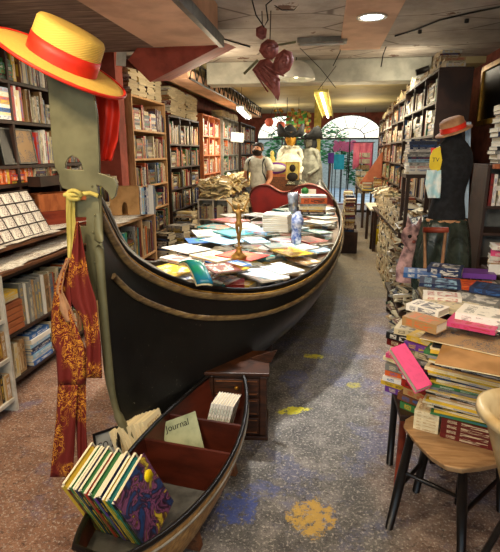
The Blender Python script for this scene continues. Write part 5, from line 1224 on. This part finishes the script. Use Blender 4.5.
# cream enamel basin at the right edge
pb = aty(472, 428, 1.42); cx_, cy_ = pb.x + .235, 1.42; r = thing('enamel_basin', 'cream enamel basin with thick curled rim cut by the right edge', 'basin', (cx_, cy_, .3))
Mz = T(cx_, cy_, pb.z - .24) @ RY(8)
b = MB().lathe([(.0, .0), (.07, .0), (.12, .05), (.185, .18), (.218, .26), (.243, .285), (.262, .275), (.262, .255), (.235, .25), (.20, .175), (.13, .03), (.08, -.015), (0, -.015)], Mz, 40, sy=.85); child(b, 'bowl', M_['enamel_cream'], r)
b = MB()
for a in (.5, 2.6, 4.7): b.tube([(cx_ + .12 * math.cos(a), cy_ + .12 * math.sin(a), pb.z - .24), (cx_ + .2 * math.cos(a), cy_ + .2 * math.sin(a), 0)], .012, 8)
for i, a in enumerate((.5, 2.6, 4.7)):
    b = MB().tube([(cx_ + .06 * math.cos(a), cy_ + .06 * math.sin(a), pb.z - .24), (cx_ + .2 * math.cos(a), cy_ + .2 * math.sin(a), 0)], .012, 8); child(b, 'leg', M_['black_metal'], r)
# brown satchel hanging at the table corner
q = aty(410, 365, 2.45); r = thing('leather_satchel', 'tan and brown satchel hanging at the aisle corner of the book table', 'bag', (q.x, q.y, q.z))
b = MB().box(T(q.x, q.y, q.z) @ RZ(20), (-.03, -.1, -.12), (.03, .1, .12)); child(b, 'bag_body', M_['tan_cloth'], r, bev=.02)
b = MB().box(T(q.x, q.y, q.z) @ RZ(20), (-.036, -.1, -.0), (-.029, .1, .12)); child(b, 'flap', M_['brown_wood'], r, bev=.002)
b = MB().tube([(q.x, q.y - .08, q.z + .11), (q.x + .02, q.y - .04, q.z + .22), (q.x + .02, q.y + .04, q.z + .22), (q.x, q.y + .08, q.z + .11)], .006, 6); child(b, 'strap', M_['brown_wood'], r)

# ---------------------------------------------------------------- centre back: cello case, boxes, masked figures
yc = 7.35
zg = .92
r = thing('cello_case', 'red cello-shaped case lying on its side across the gondola stern', 'instrument case', tuple(aty(295, 205, yc)))
P = [(250, 203), (249, 196), (252, 189), (259, 185), (268, 185), (275, 189), (282, 192), (290, 191), (298, 186), (310, 184), (320, 187), (328, 193), (333, 201), (335, 210), (333, 220), (326, 228), (300, 230), (285, 224), (275, 222), (262, 222), (253, 214)]
pp = [aty(x, y, yc) for x, y in P]
sm = []
for i in range(len(pp)):
    a, b_, c_, d_ = [pp[(i + j - 1) % len(pp)] for j in range(4)]
    for f in (0, .33, .66): sm.append(.5 * ((2 * b_) + (c_ - a) * f + (2 * a - 5 * b_ + 4 * c_ - d_) * f * f + (3 * b_ - a - 3 * c_ + d_) * f ** 3))
b = MB(); b.prism([(p.x, p.z) for p in sm], .26, T(0, yc + .1, 0)); child(b, 'shell', M_['violin_red'], r, bev=.03)
mid = [Vector((p.x, yc - .035, p.z)) for p in sm]; ctr = sum((p for p in mid), Vector()) / len(mid)
b = MB().tube([ctr + (p - ctr) * .97 for p in mid + mid[:1]], .012, 6, cap=False); child(b, 'seam', M_['maroon_wood'], r)
A = aty(301, 189, yc - .05), aty(315, 219, yc - .05)
b = MB().bx(A[0].x, A[1].x, yc - .045, yc - .035, A[1].z, A[0].z); lb = child(b, 'white_label', M_['enamel_white'], r)
for px, py, m_ in ((305, 191, 'leaf'), (311, 198, 'orange_wood'), (306, 205, 'mask_red')):
    q = aty(px, py, yc - .05); b = MB().lathe([(0, .004), (.055, .004), (.055, 0)], T(q.x, yc - .046, q.z) @ RX(90), 16); o = b.build('printed_seal', M_[m_], lb); o.data.transform(r.matrix_basis.inverted())
# crate shelf carrying boxes and figures behind the case
r = thing('display_plinth', 'dark wooden plinth behind the red cello case carrying the boxes', 'plinth', (-.5, 8.8, 0))
b = MB().bx(-.95, .05, 8.62, 8.98, 0, .7); child(b, 'body', M_['dark_wood'], r); b = MB().bx(-.98, .08, 8.6, 9.0, .7, .74); child(b, 'top', M_['brown_wood'], r, bev=.005)
r = thing('podium', 'low dark podium on which the masked figures stand', 'podium', (-.3, 9.4, 0))
b = MB().bx(-.95, .3, 9.05, 9.8, 0, .24); child(b, 'body', M_['dark_wood'], r, bev=.005)
yb = 8.66
def boxat(x0, y0, x1, y1, Y, d, z0=None): a, c_ = aty(x0, y0, Y), aty(x1, y1, Y); return (a.x, c_.x, Y, Y + d, c_.z if z0 is None else z0, a.z)
r = thing('label_box', 'yellow printed box with purple oval label, before the masked figures', 'box', tuple(aty(280, 186, yb)))
e = boxat(263, 162, 299, 174, yb, .3); b = MB().bx(*e); child(b, 'box_body', M_['yellow_fabric'], r, bev=.006)
e2 = boxat(259, 174, 285, 190, yb, .3, .742); r2 = thing('wooden_case', 'brown wooden box under the yellow printed box', 'box', (e2[0], yb, .742)); b = MB().bx(e2[0], e[1] - .02, yb, yb + .3, .742, e[4] - .003); child(b, 'case_body', M_['orange_wood'], r2, bev=.006)
b = MB().bx(e2[0] + .03, e[1] - .05, yb - .01, yb, .78, e[4] - .05); child(b, 'panel', M_['brown_wood'], r2, bev=.004)
q = aty(276, 168, yb); b = MB().lathe([(0, .006), (.20, .006), (.20, 0)], T(q.x, yb, q.z) @ RX(90), 24, sy=.5); lb = child(b, 'oval_label', M_['purple'], r)
b = MB().lathe([(0, .010), (.17, .010), (.17, .006)], T(q.x, yb, q.z) @ RX(90), 24, sy=.38); o = b.build('label_field', M_['enamel_white'], lb); o.data.transform(r.matrix_basis.inverted())
a, c_ = aty(286, 162, yb - .02), aty(299, 180, yb - .02)
sheet('portrait_card', 'upright card with a dark portrait beside the purple oval label', 'card', Vector(((a.x + c_.x) / 2, yb - .03, c_.z)), (1, 0, 0), (0, 0, 1), c_.x - a.x, a.z - c_.z, 'yellow_fabric', 'cardboard')
q = (a + c_) / 2; b = MB().lathe([(0, .006), (.05, .005), (.055, 0)], T(q.x, yb - .035, q.z + .05) @ RX(90), 16, sy=1.2); b.lathe([(0, .006), (.09, .005), (.1, 0)], T(q.x, yb - .035, q.z - .1) @ RX(90), 16, sy=.8); tag(b.build('portrait_drawing', M_['hair'], loc=tuple(q)), 'dark head-and-shoulders portrait drawn on the upright card', 'drawing')
# crumpled black and white cloth before the boxes
q = aty(297, 184, 8.72); r0 = random.Random(4)
g = [[q + Vector((-.2 + .4 * i / 15, -.12 + .16 * j / 9, .10 * math.sin(PI * i / 15) * math.sin(PI * j / 9) + r0.uniform(-.025, .025))) for j in range(10)] for i in range(16)]
tag(MB().grid(g, 16, 10).build('patterned_scarf', M_['comic_cloth'], solid=.01), 'crumpled black and white scarf lying behind the red cello case', 'scarf')
# masked figures
def masked(nm, lab, px, Y, H, face, cloth, mask, ruff, z0=0, hatr=.30):
    q = aty(px, 170, Y); base = Vector((q.x, Y, z0)); r = thing(nm, lab, 'costume figure', tuple(base))
    o, J = body('figure_body', base, H, cloth, r, dict(el=(.14, -.02, .64), wl=(.10, -.14, .58), hl=(.08, -.17, .57), er=(-.14, -.02, .64), wr=(-.10, -.14, .58), hr=(-.08, -.17, .57)), face)
    MM = Matrix.Translation(base) @ RZ(face - 180); he = J['he']
    # cloak
    b = MB(); rows = []
    for i in range(14):
        f = i / 13; z = (.83 - .68 * f) * H; w = (.035 + .105 * min(1, f * 5) + .04 * f) * H
        rows.append([MM @ Vector((w * (1 + .06 * math.sin(9 * a) * f) * math.cos(a), w * .72 * (1 + .06 * math.sin(9 * a) * f) * math.sin(a) + .01, z)) for a in [2 * PI * j / 36 for j in range(36)]])
    b.grid(rows, 14, 36, closev=True); child(b, 'cloak', M_[cloth], r, solid=.006)
    # mask with nose
    b = MB(); hw, hh = .056 * H, .072 * H
    g = []
    for i in range(9):
        v = -1 + 2 * i / 8; g.append([MM @ (Vector((hw * u * math.sqrt(max(0, 1 - v * v * .8)), -.056 * H + .02 * H * (u * u) - (.02 * H * math.exp(-((u / .2) ** 2)) * math.exp(-((v + .05) / .35) ** 2)), .925 * H + hh * v))) for u in [-1 + 2 * j / 10 for j in range(11)]])
    b.grid(g, 9, 11); child(b, 'mask', M_[mask], r, solid=.004)
    for s in (-1, 1):
        b = MB().lathe([(0, .004), (.010 * H, .002), (.011 * H, 0)], MM @ T(s * .019 * H, -.060 * H, .94 * H) @ RX(90), 10, sy=.5); child(b, 'eye_hole', M_['black_paint'], r)
    b = MB().lathe([(.05 * H, -.09 * H), (.07 * H, -.06 * H), (.068 * H, 0), (.055 * H, .04 * H), (.0, .06 * H)], MM @ T(0, .026 * H, .925 * H), 18); child(b, 'hood', M_['black_cloth'], r)
    # tricorn hat
    b = MB(); rows = []
    for rr_, up_ in ((.06 * H, .0), (.6 * hatr, .0), (hatr * .85, .05), (hatr, .13)):
        rows.append([MM @ Vector((rr_ * math.cos(a), rr_ * .75 * math.sin(a), .948 * H + up_ * H * .55 * (1 + .9 * math.cos(3 * a + PI / 2)) * (rr_ > .07 * H))) for a in [2 * PI * j / 36 for j in range(36)]])
    b.grid(rows, 4, 36, closev=True); child(b, 'hat_brim', M_['black_cloth'], r, solid=.01)
    b = MB().lathe([(.066 * H, -.01), (.066 * H, .04 * H), (.04 * H, .058 * H), (0, .06 * H)], MM @ T(0, 0, .948 * H), 20); child(b, 'hat_crown', M_['black_cloth'], r)
    if ruff:
        b = MB(); b.grid([[MM @ Vector((q_ * (1 + .0) * math.cos(a), q_ * .8 * math.sin(a) - .01, .845 * H + .012 * H * math.sin(10 * a) * (q_ > .04 * H))) for a in [2 * PI * j / 60 for j in range(60)]] for q_ in (.035 * H, .06 * H, .095 * H)], 3, 60, closev=True); child(b, 'ruff', M_[ruff], r, solid=.005)
    return r
masked('masked_figure', 'masked carnival figure with gold mask, black tricorn and white ruff', 290, 9.3, 1.72, 188, 'white_cloth', 'gold_paint', 'white_cloth', .242, .25)
masked('masked_figure', 'masked carnival figure in grey cloak with black tricorn, right of the gold mask', 309, 9.35, 1.68, 150, 'grey_cloth', 'grey_metal', None, .242, .25)
# yellow statuette beside them
q = aty(272, 150, 8.8); r = thing('yellow_statuette', 'pale yellow statuette left of the masked figures', 'statuette', (q.x, 8.85, .74)); b = MB().lathe([(0, 0), (.1, 0), (.1, .05), (.05, .1), (.09, .25), (.11, .4), (.07, .52), (.04, .56), (.06, .62), (.05, .68), (0, .71)], T(q.x, 8.85, 1.2) @ Matrix.Scale(.6, 4), 18, sy=.7); child(b, 'statuette_body', M_['yellow_fabric'], r)
# book piles right of the cello case
for i, (x, y) in enumerate([(.43, 8.0), (.46, 8.8), (.48, 9.7)]):
    bx0 = MB().bx(x - .14, x + .14, y - .18, y + .18, 0, .35); tag(bx0.build('wooden_block', M_['dark_wood'], loc=(x, y, 0)), ['near', 'middle', 'far'][i] + ' dark wooden block under the book piles right of the cello case', 'block')
    for dy in (-.08, .1): stack(x, y + dy, .352, 30, 90, (.16, .2), (.15, .17), (.02, .04), ['brown', 'tan', 'black', 'cream', 'dark red'], None, 4, top=.85)
# the bearded person
q = aty(258, 142, 8.6)
base = Vector((-1.16, 8.7, 0)); r = thing('person', 'bearded person in a grey-white shirt with backpack straps, looking down', 'person', tuple(base))
H = 1.79
o, J = body('body', base, H, 'skin', r, dict(he=(0, -.02, .92), to=(0, -.012, .975), el=(.135, -.01, .64), wl=(.11, -.10, .56), hl=(.09, -.14, .55), er=(-.15, .01, .635), wr=(-.15, -.05, .50), hr=(-.148, -.07, .46)), 165)
MM = Matrix.Translation(base) @ RZ(-15)
def garment(name, keys, edges, rad, mat):
    return skin(name, [J[k_] if isinstance(k_, str) else MM @ (Vector(k_) * H) for k_ in keys], edges, [tuple(H * q_ for q_ in (x if isinstance(x, tuple) else (x, x))) for x in rad], mat, r)
garment('shirt', [(0, 0, .50), 'wa', 'ch', 'nb', (.105, 0, .805), (.128, 0, .70), (-.105, 0, .805), (-.135, .005, .70)], [(0, 1), (1, 2), (2, 3), (3, 4), (4, 5), (3, 6), (6, 7)], [(.10, .075), (.086, .066), (.10, .072), .056, .044, .04, .044, .04], 'shirt_cloth')
garment('trousers', ['pel', 'tl', 'kl', 'al', 'tr', 'kr', 'ar'], [(0, 1), (1, 2), (2, 3), (0, 4), (4, 5), (5, 6)], [(.09, .07), .06, .042, .034, .06, .042, .034], 'trouser_cloth')
for s, k_ in ((1, 'l'), (-1, 'r')):
    b = MB(); a, f_ = J['a' + k_], J['f' + k_]; b.tube([a + Vector((0, .04, -.03)), a + Vector((0, 0, -.02)), f_ + Vector((0, 0, .01)), f_ + (f_ - a) * .25 + Vector((0, 0, 0))], [.045, .055, .05, .03], 10, flat=.7); child(b, 'shoe', M_['black_paint'], r)
    b = MB(); b.tube([MM @ (Vector(p_) * H) for p_ in ((s * .07, .06, .80), (s * .075, .0, .855), (s * .075, -.075, .80), (s * .08, -.088, .70), (s * .1, -.03, .62))], .016, 8, flat=.5); child(b, 'backpack_strap', M_['black_cloth'], r)
hM = MM @ T(0, -.02 * H, .925 * H)
b = MB().lathe([(.046 * H, -.025 * H), (.052 * H, .01 * H), (.050 * H, .040 * H), (.03 * H, .058 * H), (0, .063 * H)], hM @ T(0, .018 * H, 0), 20, sy=1.0); child(b, 'hair', M_['hair'], r)
b = MB().lathe([(.0, -.068 * H), (.03 * H, -.062 * H), (.046 * H, -.04 * H), (.050 * H, -.026 * H), (.049 * H, -.018 * H)], hM @ T(0, -.012 * H, 0), 20, a0=PI, a1=2 * PI, sy=1.1); child(b, 'beard', M_['hair'], r, solid=.01)
b = MB(); b.tube([hM @ Vector((0, -.055 * H, .012 * H)), hM @ Vector((0, -.068 * H, -.008 * H)), hM @ Vector((0, -.058 * H, -.014 * H))], [.004 * H, .008 * H, .006 * H], 8); child(b, 'nose', M_['skin'], r)
for s in (-1, 1):
    b = MB().lathe([(0, .003), (.007 * H, .002), (.008 * H, 0)], hM @ T(s * .02 * H, -.056 * H, .012 * H) @ RX(90), 10, sy=.5); child(b, 'eye', M_['black_paint'], r)
    b = MB().lathe([(0, .008), (.012, .006), (.018, 0)], hM @ T(s * .052 * H, 0, 0) @ RY(s * 90), 10, sx=1.4); child(b, 'ear', M_['skin'], r)
for k_, s in (('l', 1), ('r', -1)):   # fingers
    h0 = J['h' + k_]; d = (h0 - J['w' + k_]).normalized(); sv = d.cross(Vector((0, 0, 1))).normalized(); vs, es, rd = [], [], []
    for i, ln in enumerate((.068, .078, .072, .056)):
        a = h0 + sv * (-.024 + i * .016); vs += [a, a + d * ln * .5 - Vector((0, 0, .006)), a + d * ln - Vector((0, 0, .022))]; es += [(3 * i, 3 * i + 1), (3 * i + 1, 3 * i + 2)]; rd += [.009, .008, .007]
    a = h0 - d * .03 - sv * .025; vs += [a, a - sv * .025 + d * .02, a - sv * .03 + d * .05]; es += [(12, 13), (13, 14)]; rd += [.01, .009, .008]
    for i in range(5):
        b = MB().tube(vs[3 * i:3 * i + 3], rd[3 * i:3 * i + 3], 8); child(b, 'thumb' if i == 4 else 'finger', M_['skin'], r)

# ---------------------------------------------------------------- ceiling things
def lamp_round(x, y, z, lab, glow='cool_glow', rr=.085):
    r = thing('downlight', lab, 'ceiling light', (x, y, z))
    b = MB().lathe([(rr, 0), (rr + .03, -.004), (rr + .03, -.010), (rr, -.012), (rr - .005, 0)], T(x, y, z), 28); child(b, 'ring', M_['white_metal'], r)
    b = MB().lathe([(0, -.006), (rr - .004, -.006)], T(x, y, z), 28); child(b, 'diffuser', M_[glow], r)
q = atz(372, 17, 2.72); lamp_round(q.x, q.y, 2.725, 'round white downlight glowing in the concrete ceiling panel', rr=.10)
DL = q
# enamel pendant
q = aty(296, 76, 6.9); r = thing('pendant_lamp', 'white enamel dome pendant lamp behind the red hanging mask', 'lamp', tuple(q))
b = MB().lathe([(.255, -.02), (.25, .03), (.22, .10), (.16, .17), (.08, .21), (.05, .215), (.0, .22)], T(q.x, q.y, q.z - .03), 32); child(b, 'lamp_shade', M_['enamel_white'], r, solid=.006)
b = MB().tube([(q.x, q.y, q.z + .18), (q.x, q.y, 2.95)], .006, 6); child(b, 'cord', M_['black_metal'], r)
b = MB().lathe([(0, -.03), (.04, -.01), (.045, .03), (.02, .07), (0, .08)], T(q.x, q.y, q.z), 16); child(b, 'bulb', M_['lamp_glow'], r)
# hanging fluorescent trough (diagonal)
def trough(a, c_, lab, w=.1, cordz=2.735, glow='tube_glow', group=None):
    r = thing('fluorescent_lamp', lab, 'lamp', tuple((a + c_) / 2)); d = (c_ - a).normalized(); s = d.cross(Vector((0, 0, 1))).normalized(); u = s.cross(d); M = axes(d, s, d.cross(s), a); L = (c_ - a).length
    if (d.cross(s)).z < 0: M = axes(d, -s, d.cross(-s), a)
    b = MB(); b.box(M, (0, -w, .02), (L, w, .05)); b.box(M, (0, -w - .004, -.03), (L, -w, .05)); b.box(M, (0, w, -.03), (L, w + .004, .05)); child(b, 'housing', M_['white_metal'] if glow == 'cool_glow' else M_['yellow_fabric'], r)
    b = MB().tube([M @ Vector((.03, 0, -.008)), M @ Vector((L - .03, 0, -.008))], .02, 10); child(b, 'tube_light', M_[glow], r)
    for f in (.15, .85):
        p_ = M @ Vector((L * f, 0, .05)); b = MB().tube([p_, (p_.x, p_.y, cordz)], .003, 5); child(b, 'wire', M_['black_metal'], r)
    return a.lerp(c_, .5)
A, B_ = aty(321, 93, 7.6), aty(328, 117, 10.4); LP1 = trough(A, B_, 'long yellow fluorescent trough hanging from the rear ceiling', .10)
A, B_ = aty(240, 108, 8.6), aty(249, 118, 11.2); LP2 = trough(A, B_, 'bright fluorescent lamp over the left bookcases beside the truss', .06, 2.735, 'cool_glow')
A, B_ = aty(297, 58, 5.5), aty(346, 64, 5.5); A.z = B_.z = 2.70; r = thing('unlit_fitting', 'unlit grey fluorescent fitting fixed under the near ceiling edge', 'lamp', tuple((A + B_) / 2))
b = MB().bx(A.x, B_.x, 5.45, 5.6, 2.70, 2.75); child(b, 'housing', M_['grey_paint'], r, bev=.006); b = MB().tube([(A.x + .03, 5.52, 2.692), (B_.x - .03, 5.52, 2.692)], .013, 8); child(b, 'tube_light', M_['enamel_white'], r)
# cable truss along the left duct
r = thing('metal_truss', 'dark metal lattice truss running along the peach duct on the left', 'truss', (-1.7, 6.5, 2.5))
y0, y1 = 6.3, 13.4; xt = -1.72
for z in (2.50, 2.72): b = MB().tube([(xt, y0, z), (xt, y1, z)], .014, 6); child(b, 'chord', M_['black_metal'], r)
n_ = 20
for i in range(n_):
    a = y0 + (y1 - y0) * i / n_; c_ = y0 + (y1 - y0) * (i + 1) / n_
    for s in ((a, 2.50, (a + c_) / 2, 2.72), ((a + c_) / 2, 2.72, c_, 2.50)): b = MB().tube([(xt, s[0], s[1]), (xt, s[2], s[3])], .009, 5); child(b, 'brace', M_['black_metal'], r)
# hanging red mask with shell fins
yq = 4.4; q = aty(272, 62, yq)
r = thing('hanging_mask', 'large dark red carved mask sculpture hanging from the near ceiling', 'mask', tuple(q))
def wedge(P, Y, bulge, name, ridges=5):
    pp = [aty(x, y, Y) for x, y in P]; c0 = sum(pp, Vector()) / len(pp); b = MB(); rows = []
    for k_ in range(7):
        f = 1 - k_ / 6.2; rows.append([c0.lerp(p, f) - Vector((0, bulge * (1 - f * f) + .008 * math.sin(k_ * 2.2), 0)) for p in pp])
    b.grid(rows, 7, len(pp), closev=True)
    rows2 = [[Vector((p.x, 2 * Y - p.y, p.z)) for p in rw][::-1] for rw in rows]; b.grid(rows2, 7, len(pp), closev=True); child(b, name, M_['mask_red'], r)
wedge([(261, 44), (267, 39), (274, 40), (279, 45), (278, 54), (272, 60), (264, 58), (259, 51)], yq, .09, 'face')
wedge([(276, 55), (284, 49), (292, 52), (294, 60), (290, 70), (282, 76), (275, 74), (273, 64)], yq - .02, .06, 'shell_fan')
wedge([(252, 70), (260, 60), (268, 58), (276, 66), (280, 80), (280, 94), (278, 101), (270, 90), (260, 79)], yq + .02, .05, 'tail_fan')
wedge([(256, 28), (262, 25), (267, 29), (266, 38), (261, 40), (256, 36)], yq, .04, 'crest')
for i in range(5):
    a = aty(254 + i * 3, 71 - i * 1.5, yq - .05); c_ = aty(268 + i * 4, 92 - i * 4, yq - .07); b = MB().tube([a, a.lerp(c_, .5) + Vector((.01, -.02, -.015)), c_], .008, 6); child(b, 'ridge', M_['mask_red'], r)
b = MB().tube([aty(244, 74, yq), aty(258, 60, yq)], .012, 6); child(b, 'fin', M_['iron'], r)
b = MB().tube([aty(278, 45, yq), aty(296, 42, yq)], .010, 6); child(b, 'fin', M_['iron'], r)
for px, tx in ((263, 262), (270, 271)): b = MB().tube([aty(px, 40, yq), (aty(tx, 0, yq).x, yq, 2.74)], .005, 5); child(b, 'cord', M_['dark_wood'], r)
def cable(P, Y, name, lab, rr=.006, mat='black_metal', cat='cable'):
    pts = [aty(x, y, yy) for (x, y), yy in zip(P, Y if isinstance(Y, list) else [Y] * len(P))]; tag(MB().tube(pts, rr, 6).build(name, M_[mat], loc=tuple(pts[0])), lab, cat)
cable([(252, 0), (256, 15), (264, 27), (268, 20), (266, 5), (272, 0)], 4.1, 'rusty_wire', 'looped dark wire above the hanging mask', .006)
cable([(272, -8), (274, 5), (282, 10), (294, 10), (300, 3), (290, -2)], 4.3, 'rusty_wire', 'wide wire loop at the top right of the hanging mask', .005)
def ceilcable(P, z, lab, rr=.008):
    pts = [atz(x, y, z) for x, y in P]; tag(MB().tube(pts, rr, 6).build('ceiling_cable', M_['black_metal'], loc=tuple(pts[0])), lab, 'cable')
ceilcable([(395, 36), (415, 30), (440, 20), (470, 13), (500, 7)], 2.74, 'black cable stapled across the near ceiling at upper right')
ceilcable([(215, 37), (240, 44), (250, 47)], 2.742, 'black cable on the near ceiling left of the hanging mask')
cable([(388, 42), (383, 55), (381, 67)], 6.05, 'hanging_cable', 'short cable dangling below the near ceiling edge', .007)
cable([(342, 35), (340, 52), (333, 66)], 6.0, 'hanging_cable', 'thin cable beside the concrete ceiling panel', .006)
cable([(300, 48), (320, 68), (336, 88)], [5.9, 6.1, 6.3], 'stay_wire', 'slanting wire from the unlit fitting to the yellow trough', .004)
cable([(336, 66), (318, 90)], [6.0, 6.3], 'stay_wire', 'slanting wire crossing down to the left of the yellow trough', .004)
cable([(330, 62), (360, 66), (400, 64), (425, 67)], 7.17, 'beam_cable', 'black cable running along the white ceiling beam', .008)
for i, (x, y, lab) in enumerate([(420, 30, 'small black camera clipped to the ceiling cable, left one'), (467, 19, 'small black clip on the ceiling cable, right one')]):
    q = atz(x, y, 2.74); b = MB().lathe([(0, 0), (.02, 0), (.02, -.03), (0, -.035)], T(q.x, q.y, 2.74), 12); tag(b.build('ceiling_clip', M_['black_metal'], loc=(q.x, q.y, 2.74)), lab, 'clip')
q = aty(424, 71, 7.1); r = thing('ceiling_spotlight', 'small black spotlight on the white beam above the right bookcases', 'lamp', tuple(q)); b = MB().tube([q + Vector((-.1, 0, -.02)), q + Vector((.06, 0, .03))], .04, 12); child(b, 'lamp_body', M_['black_metal'], r); b = MB().tube([q, (q.x, 7.22, q.z + .02)], .012, 6); child(b, 'bracket', M_['black_metal'], r)
b = MB().bx(.0 + aty(290, 20, 4.6).x, aty(298, 20, 4.6).x, 4.5, 4.62, 2.74, 2.75)
# chandelier
q = aty(287, 118, 11.0); r = thing('chandelier', 'small glass chandelier with flowers hanging between the arched windows', 'chandelier', tuple(q))
b = MB().tube([(q.x, q.y, q.z), (q.x, q.y, 2.74)], .008, 6); child(b, 'stem', M_['grey_metal'], r)
for i in range(6):
    a = 2 * PI * i / 6; d = Vector((math.cos(a), math.sin(a), 0)); b = MB().tube([q, q + d * .12 - Vector((0, 0, .06)), q + d * .24 + Vector((0, 0, .02)), q + d * .26 + Vector((0, 0, .12))], .008, 6); child(b, 'arm', M_['leaf'], r)
    b = MB().lathe([(0, 0), (.03, .01), (.04, .05), (.02, .06)], T(*(q + d * .26 + Vector((0, 0, .12)))), 10); child(b, 'cup', M_['gold_paint'], r)
rr = random.Random(3); b = MB()
for i in range(160):
    p_ = q + Vector((.25 + rr.uniform(-.25, .25), rr.uniform(-.1, .1), rr.uniform(-.3, .12))); s = .03
    b.poly([p_ + Vector(v) for v in ((-s, 0, -s), (s, .01, -s), (s, 0, s), (-s, .01, s))], mi=rr.randrange(3))
r2 = thing('flower_garland', 'garland of orange and pale flowers beside the chandelier', 'garland', tuple(q)); child(b, 'blossom', [M_['orange_wood'], M_['yellow_fabric'], M_['leaf_light']], r2); child(MB().tube([q + Vector((.25, 0, .1)), q + Vector((.25, 0, 2.74 - q.z))], .004, 5), 'cord', M_['black_metal'], r2)
# red heart glasses hanging
q = aty(275, 124, 9.5); r = thing('red_pompoms', 'pair of dark red round pompoms hanging before the left window', 'pompoms', tuple(q))
for s in (-1, 1):
    b = MB().lathe([(0, -.10), (.06, -.085), (.10, -.03), (.105, .03), (.07, .085), (0, .1)], T(q.x + s * .11, q.y, q.z + (-.03 * s)) @ Matrix.Scale(.8, 4), 16); child(b, 'pompom', M_['red_plaster'], r)
b = MB().tube([(q.x - .12, q.y, q.z + .06), (q.x, q.y, q.z + .4), (q.x + .12, q.y, q.z + .02)], .006, 5); child(b, 'cord', M_['black_metal'], r); b = MB().tube([(q.x, q.y, q.z + .4), (q.x, q.y, 2.74)], .004, 5); child(b, 'cord', M_['black_metal'], r)

# ---------------------------------------------------------------- all remaining books as one object
o = STUFF.build('books', [M_['cover'], M_['pages']]); tag(o, 'countless further books packed on the shelves and tables of the shop', 'books', kind='stuff')
label_books()

# ---------------------------------------------------------------- light
def area(name, loc, rot, size, energy, col, sy=None):
    l = bpy.data.lights.new(name, 'AREA'); l.size = size; l.energy = energy; l.color = col
    if sy: l.shape = 'RECTANGLE'; l.size_y = sy
    o = bpy.data.objects.new(name, l); C.objects.link(o); o.location = loc; o.rotation_euler = [math.radians(a) for a in rot]; return o
def point(name, loc, energy, col, rad=.05):
    l = bpy.data.lights.new(name, 'POINT'); l.energy = energy; l.color = col; l.shadow_soft_size = rad
    o = bpy.data.objects.new(name, l); C.objects.link(o); o.location = loc; return o
def spot(name, loc, to, energy, col, ang=90, rad=.06, blend=.6):
    l = bpy.data.lights.new(name, 'SPOT'); l.energy = energy; l.color = col; l.spot_size = math.radians(ang); l.spot_blend = blend; l.shadow_soft_size = rad
    o = bpy.data.objects.new(name, l); C.objects.link(o); o.location = loc; o.rotation_euler = (Vector(to) - Vector(loc)).to_track_quat('-Z', 'Y').to_euler(); return o
WARM = (1, .78, .52); COOL = (.85, .93, 1)
spot('downlight_beam', (DL.x, DL.y, 2.70), (DL.x - .3, DL.y - .6, 0), 110, (.95, .97, 1), 150, .08)
spot('book_spot', (-.55, 3.3, 2.42), (-.5, 3.4, .8), 300, (1, .97, .93), 78, .06, .8)
spot('near_downlight', (-1.2, .9, 2.40), (-1.15, 2.0, 1.2), 75, WARM, 110, .08)
spot('near_downlight', (-1.7, 2.9, 2.44), (-2.2, 3.1, .9), 75, (1, .86, .66), 120, .06)
spot('near_downlight', (.5, 1.0, 2.70), (.6, 2.2, .6), 75, WARM, 100, .08)
spot('near_downlight', (-.4, .4, 2.70), (-.7, 1.6, 0), 45, WARM, 110, .08)
point('rear_fill', (1.0, 6.6, 2.45), 14, (1, .88, .66), .15)  # added point light without a fixture, brightens the ceiling recess
point('front_fill', (-.5, -.7, 2.1), 75, (1, .86, .68), .15)  # added fill light behind the camera, lifts the near ceiling
point('front_fill', (.9, .6, 1.9), 12, (1, .86, .68), .15)  # second added fill light, out of view at the right
area('trough_light', tuple(LP1 - Vector((0, 0, .06))), (0, 0, 10), .1, 75, (1, .87, .6), 2.6)
area('left_lamp_light', tuple(LP2 - Vector((0, 0, .05))), (0, 0, 0), .1, 60, (1, .92, .72), 2.4)
area('pendant_light', (-.4, 6.9, 2.15), (0, 0, 0), .3, 30, WARM)
point('rear_fill', (.5, 8.5, 2.2), 45, (1, .84, .56), .1)  # this and the following rear points are added fill, without fixtures
point('rear_fill', (.7, 12.0, 2.1), 40, (1, .84, .56), .1)
point('rear_fill', (-1.9, 9.6, 1.85), 10, (1, .62, .3), .05)
point('rear_fill', (-1.4, 6.2, 2.35), 30, (1, .82, .58), .1)
point('rear_fill', (-1.2, 12.8, 2.35), 30, (1, .86, .62), .1)
W = bpy.data.worlds.new('world'); bpy.context.scene.world = W; W.use_nodes = True; nt = W.node_tree; bg = nt.nodes['Background']
sky = nt.nodes.new('ShaderNodeTexSky'); sky.sky_type = 'NISHITA'; sky.sun_disc = False; sky.sun_elevation = math.radians(50); sky.air_density = 1; sky.dust_density = 3
mixn = nt.nodes.new('ShaderNodeMix'); mixn.data_type = 'RGBA'; mixn.inputs[0].default_value = .5; mixn.inputs[7].default_value = (2.3, 2.9, 3.1, 1); nt.links.new(sky.outputs[0], mixn.inputs[6]); nt.links.new(mixn.outputs[2], bg.inputs[0]); bg.inputs[1].default_value = .38
# ---------------------------------------------------------------- camera
cd = bpy.data.cameras.new('camera'); cd.sensor_fit = 'HORIZONTAL'; cd.sensor_width = 36; cd.lens = F / 500 * 36; cd.clip_start = .05
co = bpy.data.objects.new('camera', cd); C.objects.link(co); co.matrix_world = axes(RT, UP, -FW, CAM); bpy.context.scene.camera = co
vs = bpy.context.scene.view_settings; vs.view_transform = 'Standard'; vs.look = 'None'; vs.gamma = 1; vs.use_curve_mapping = False; vs.exposure = .12
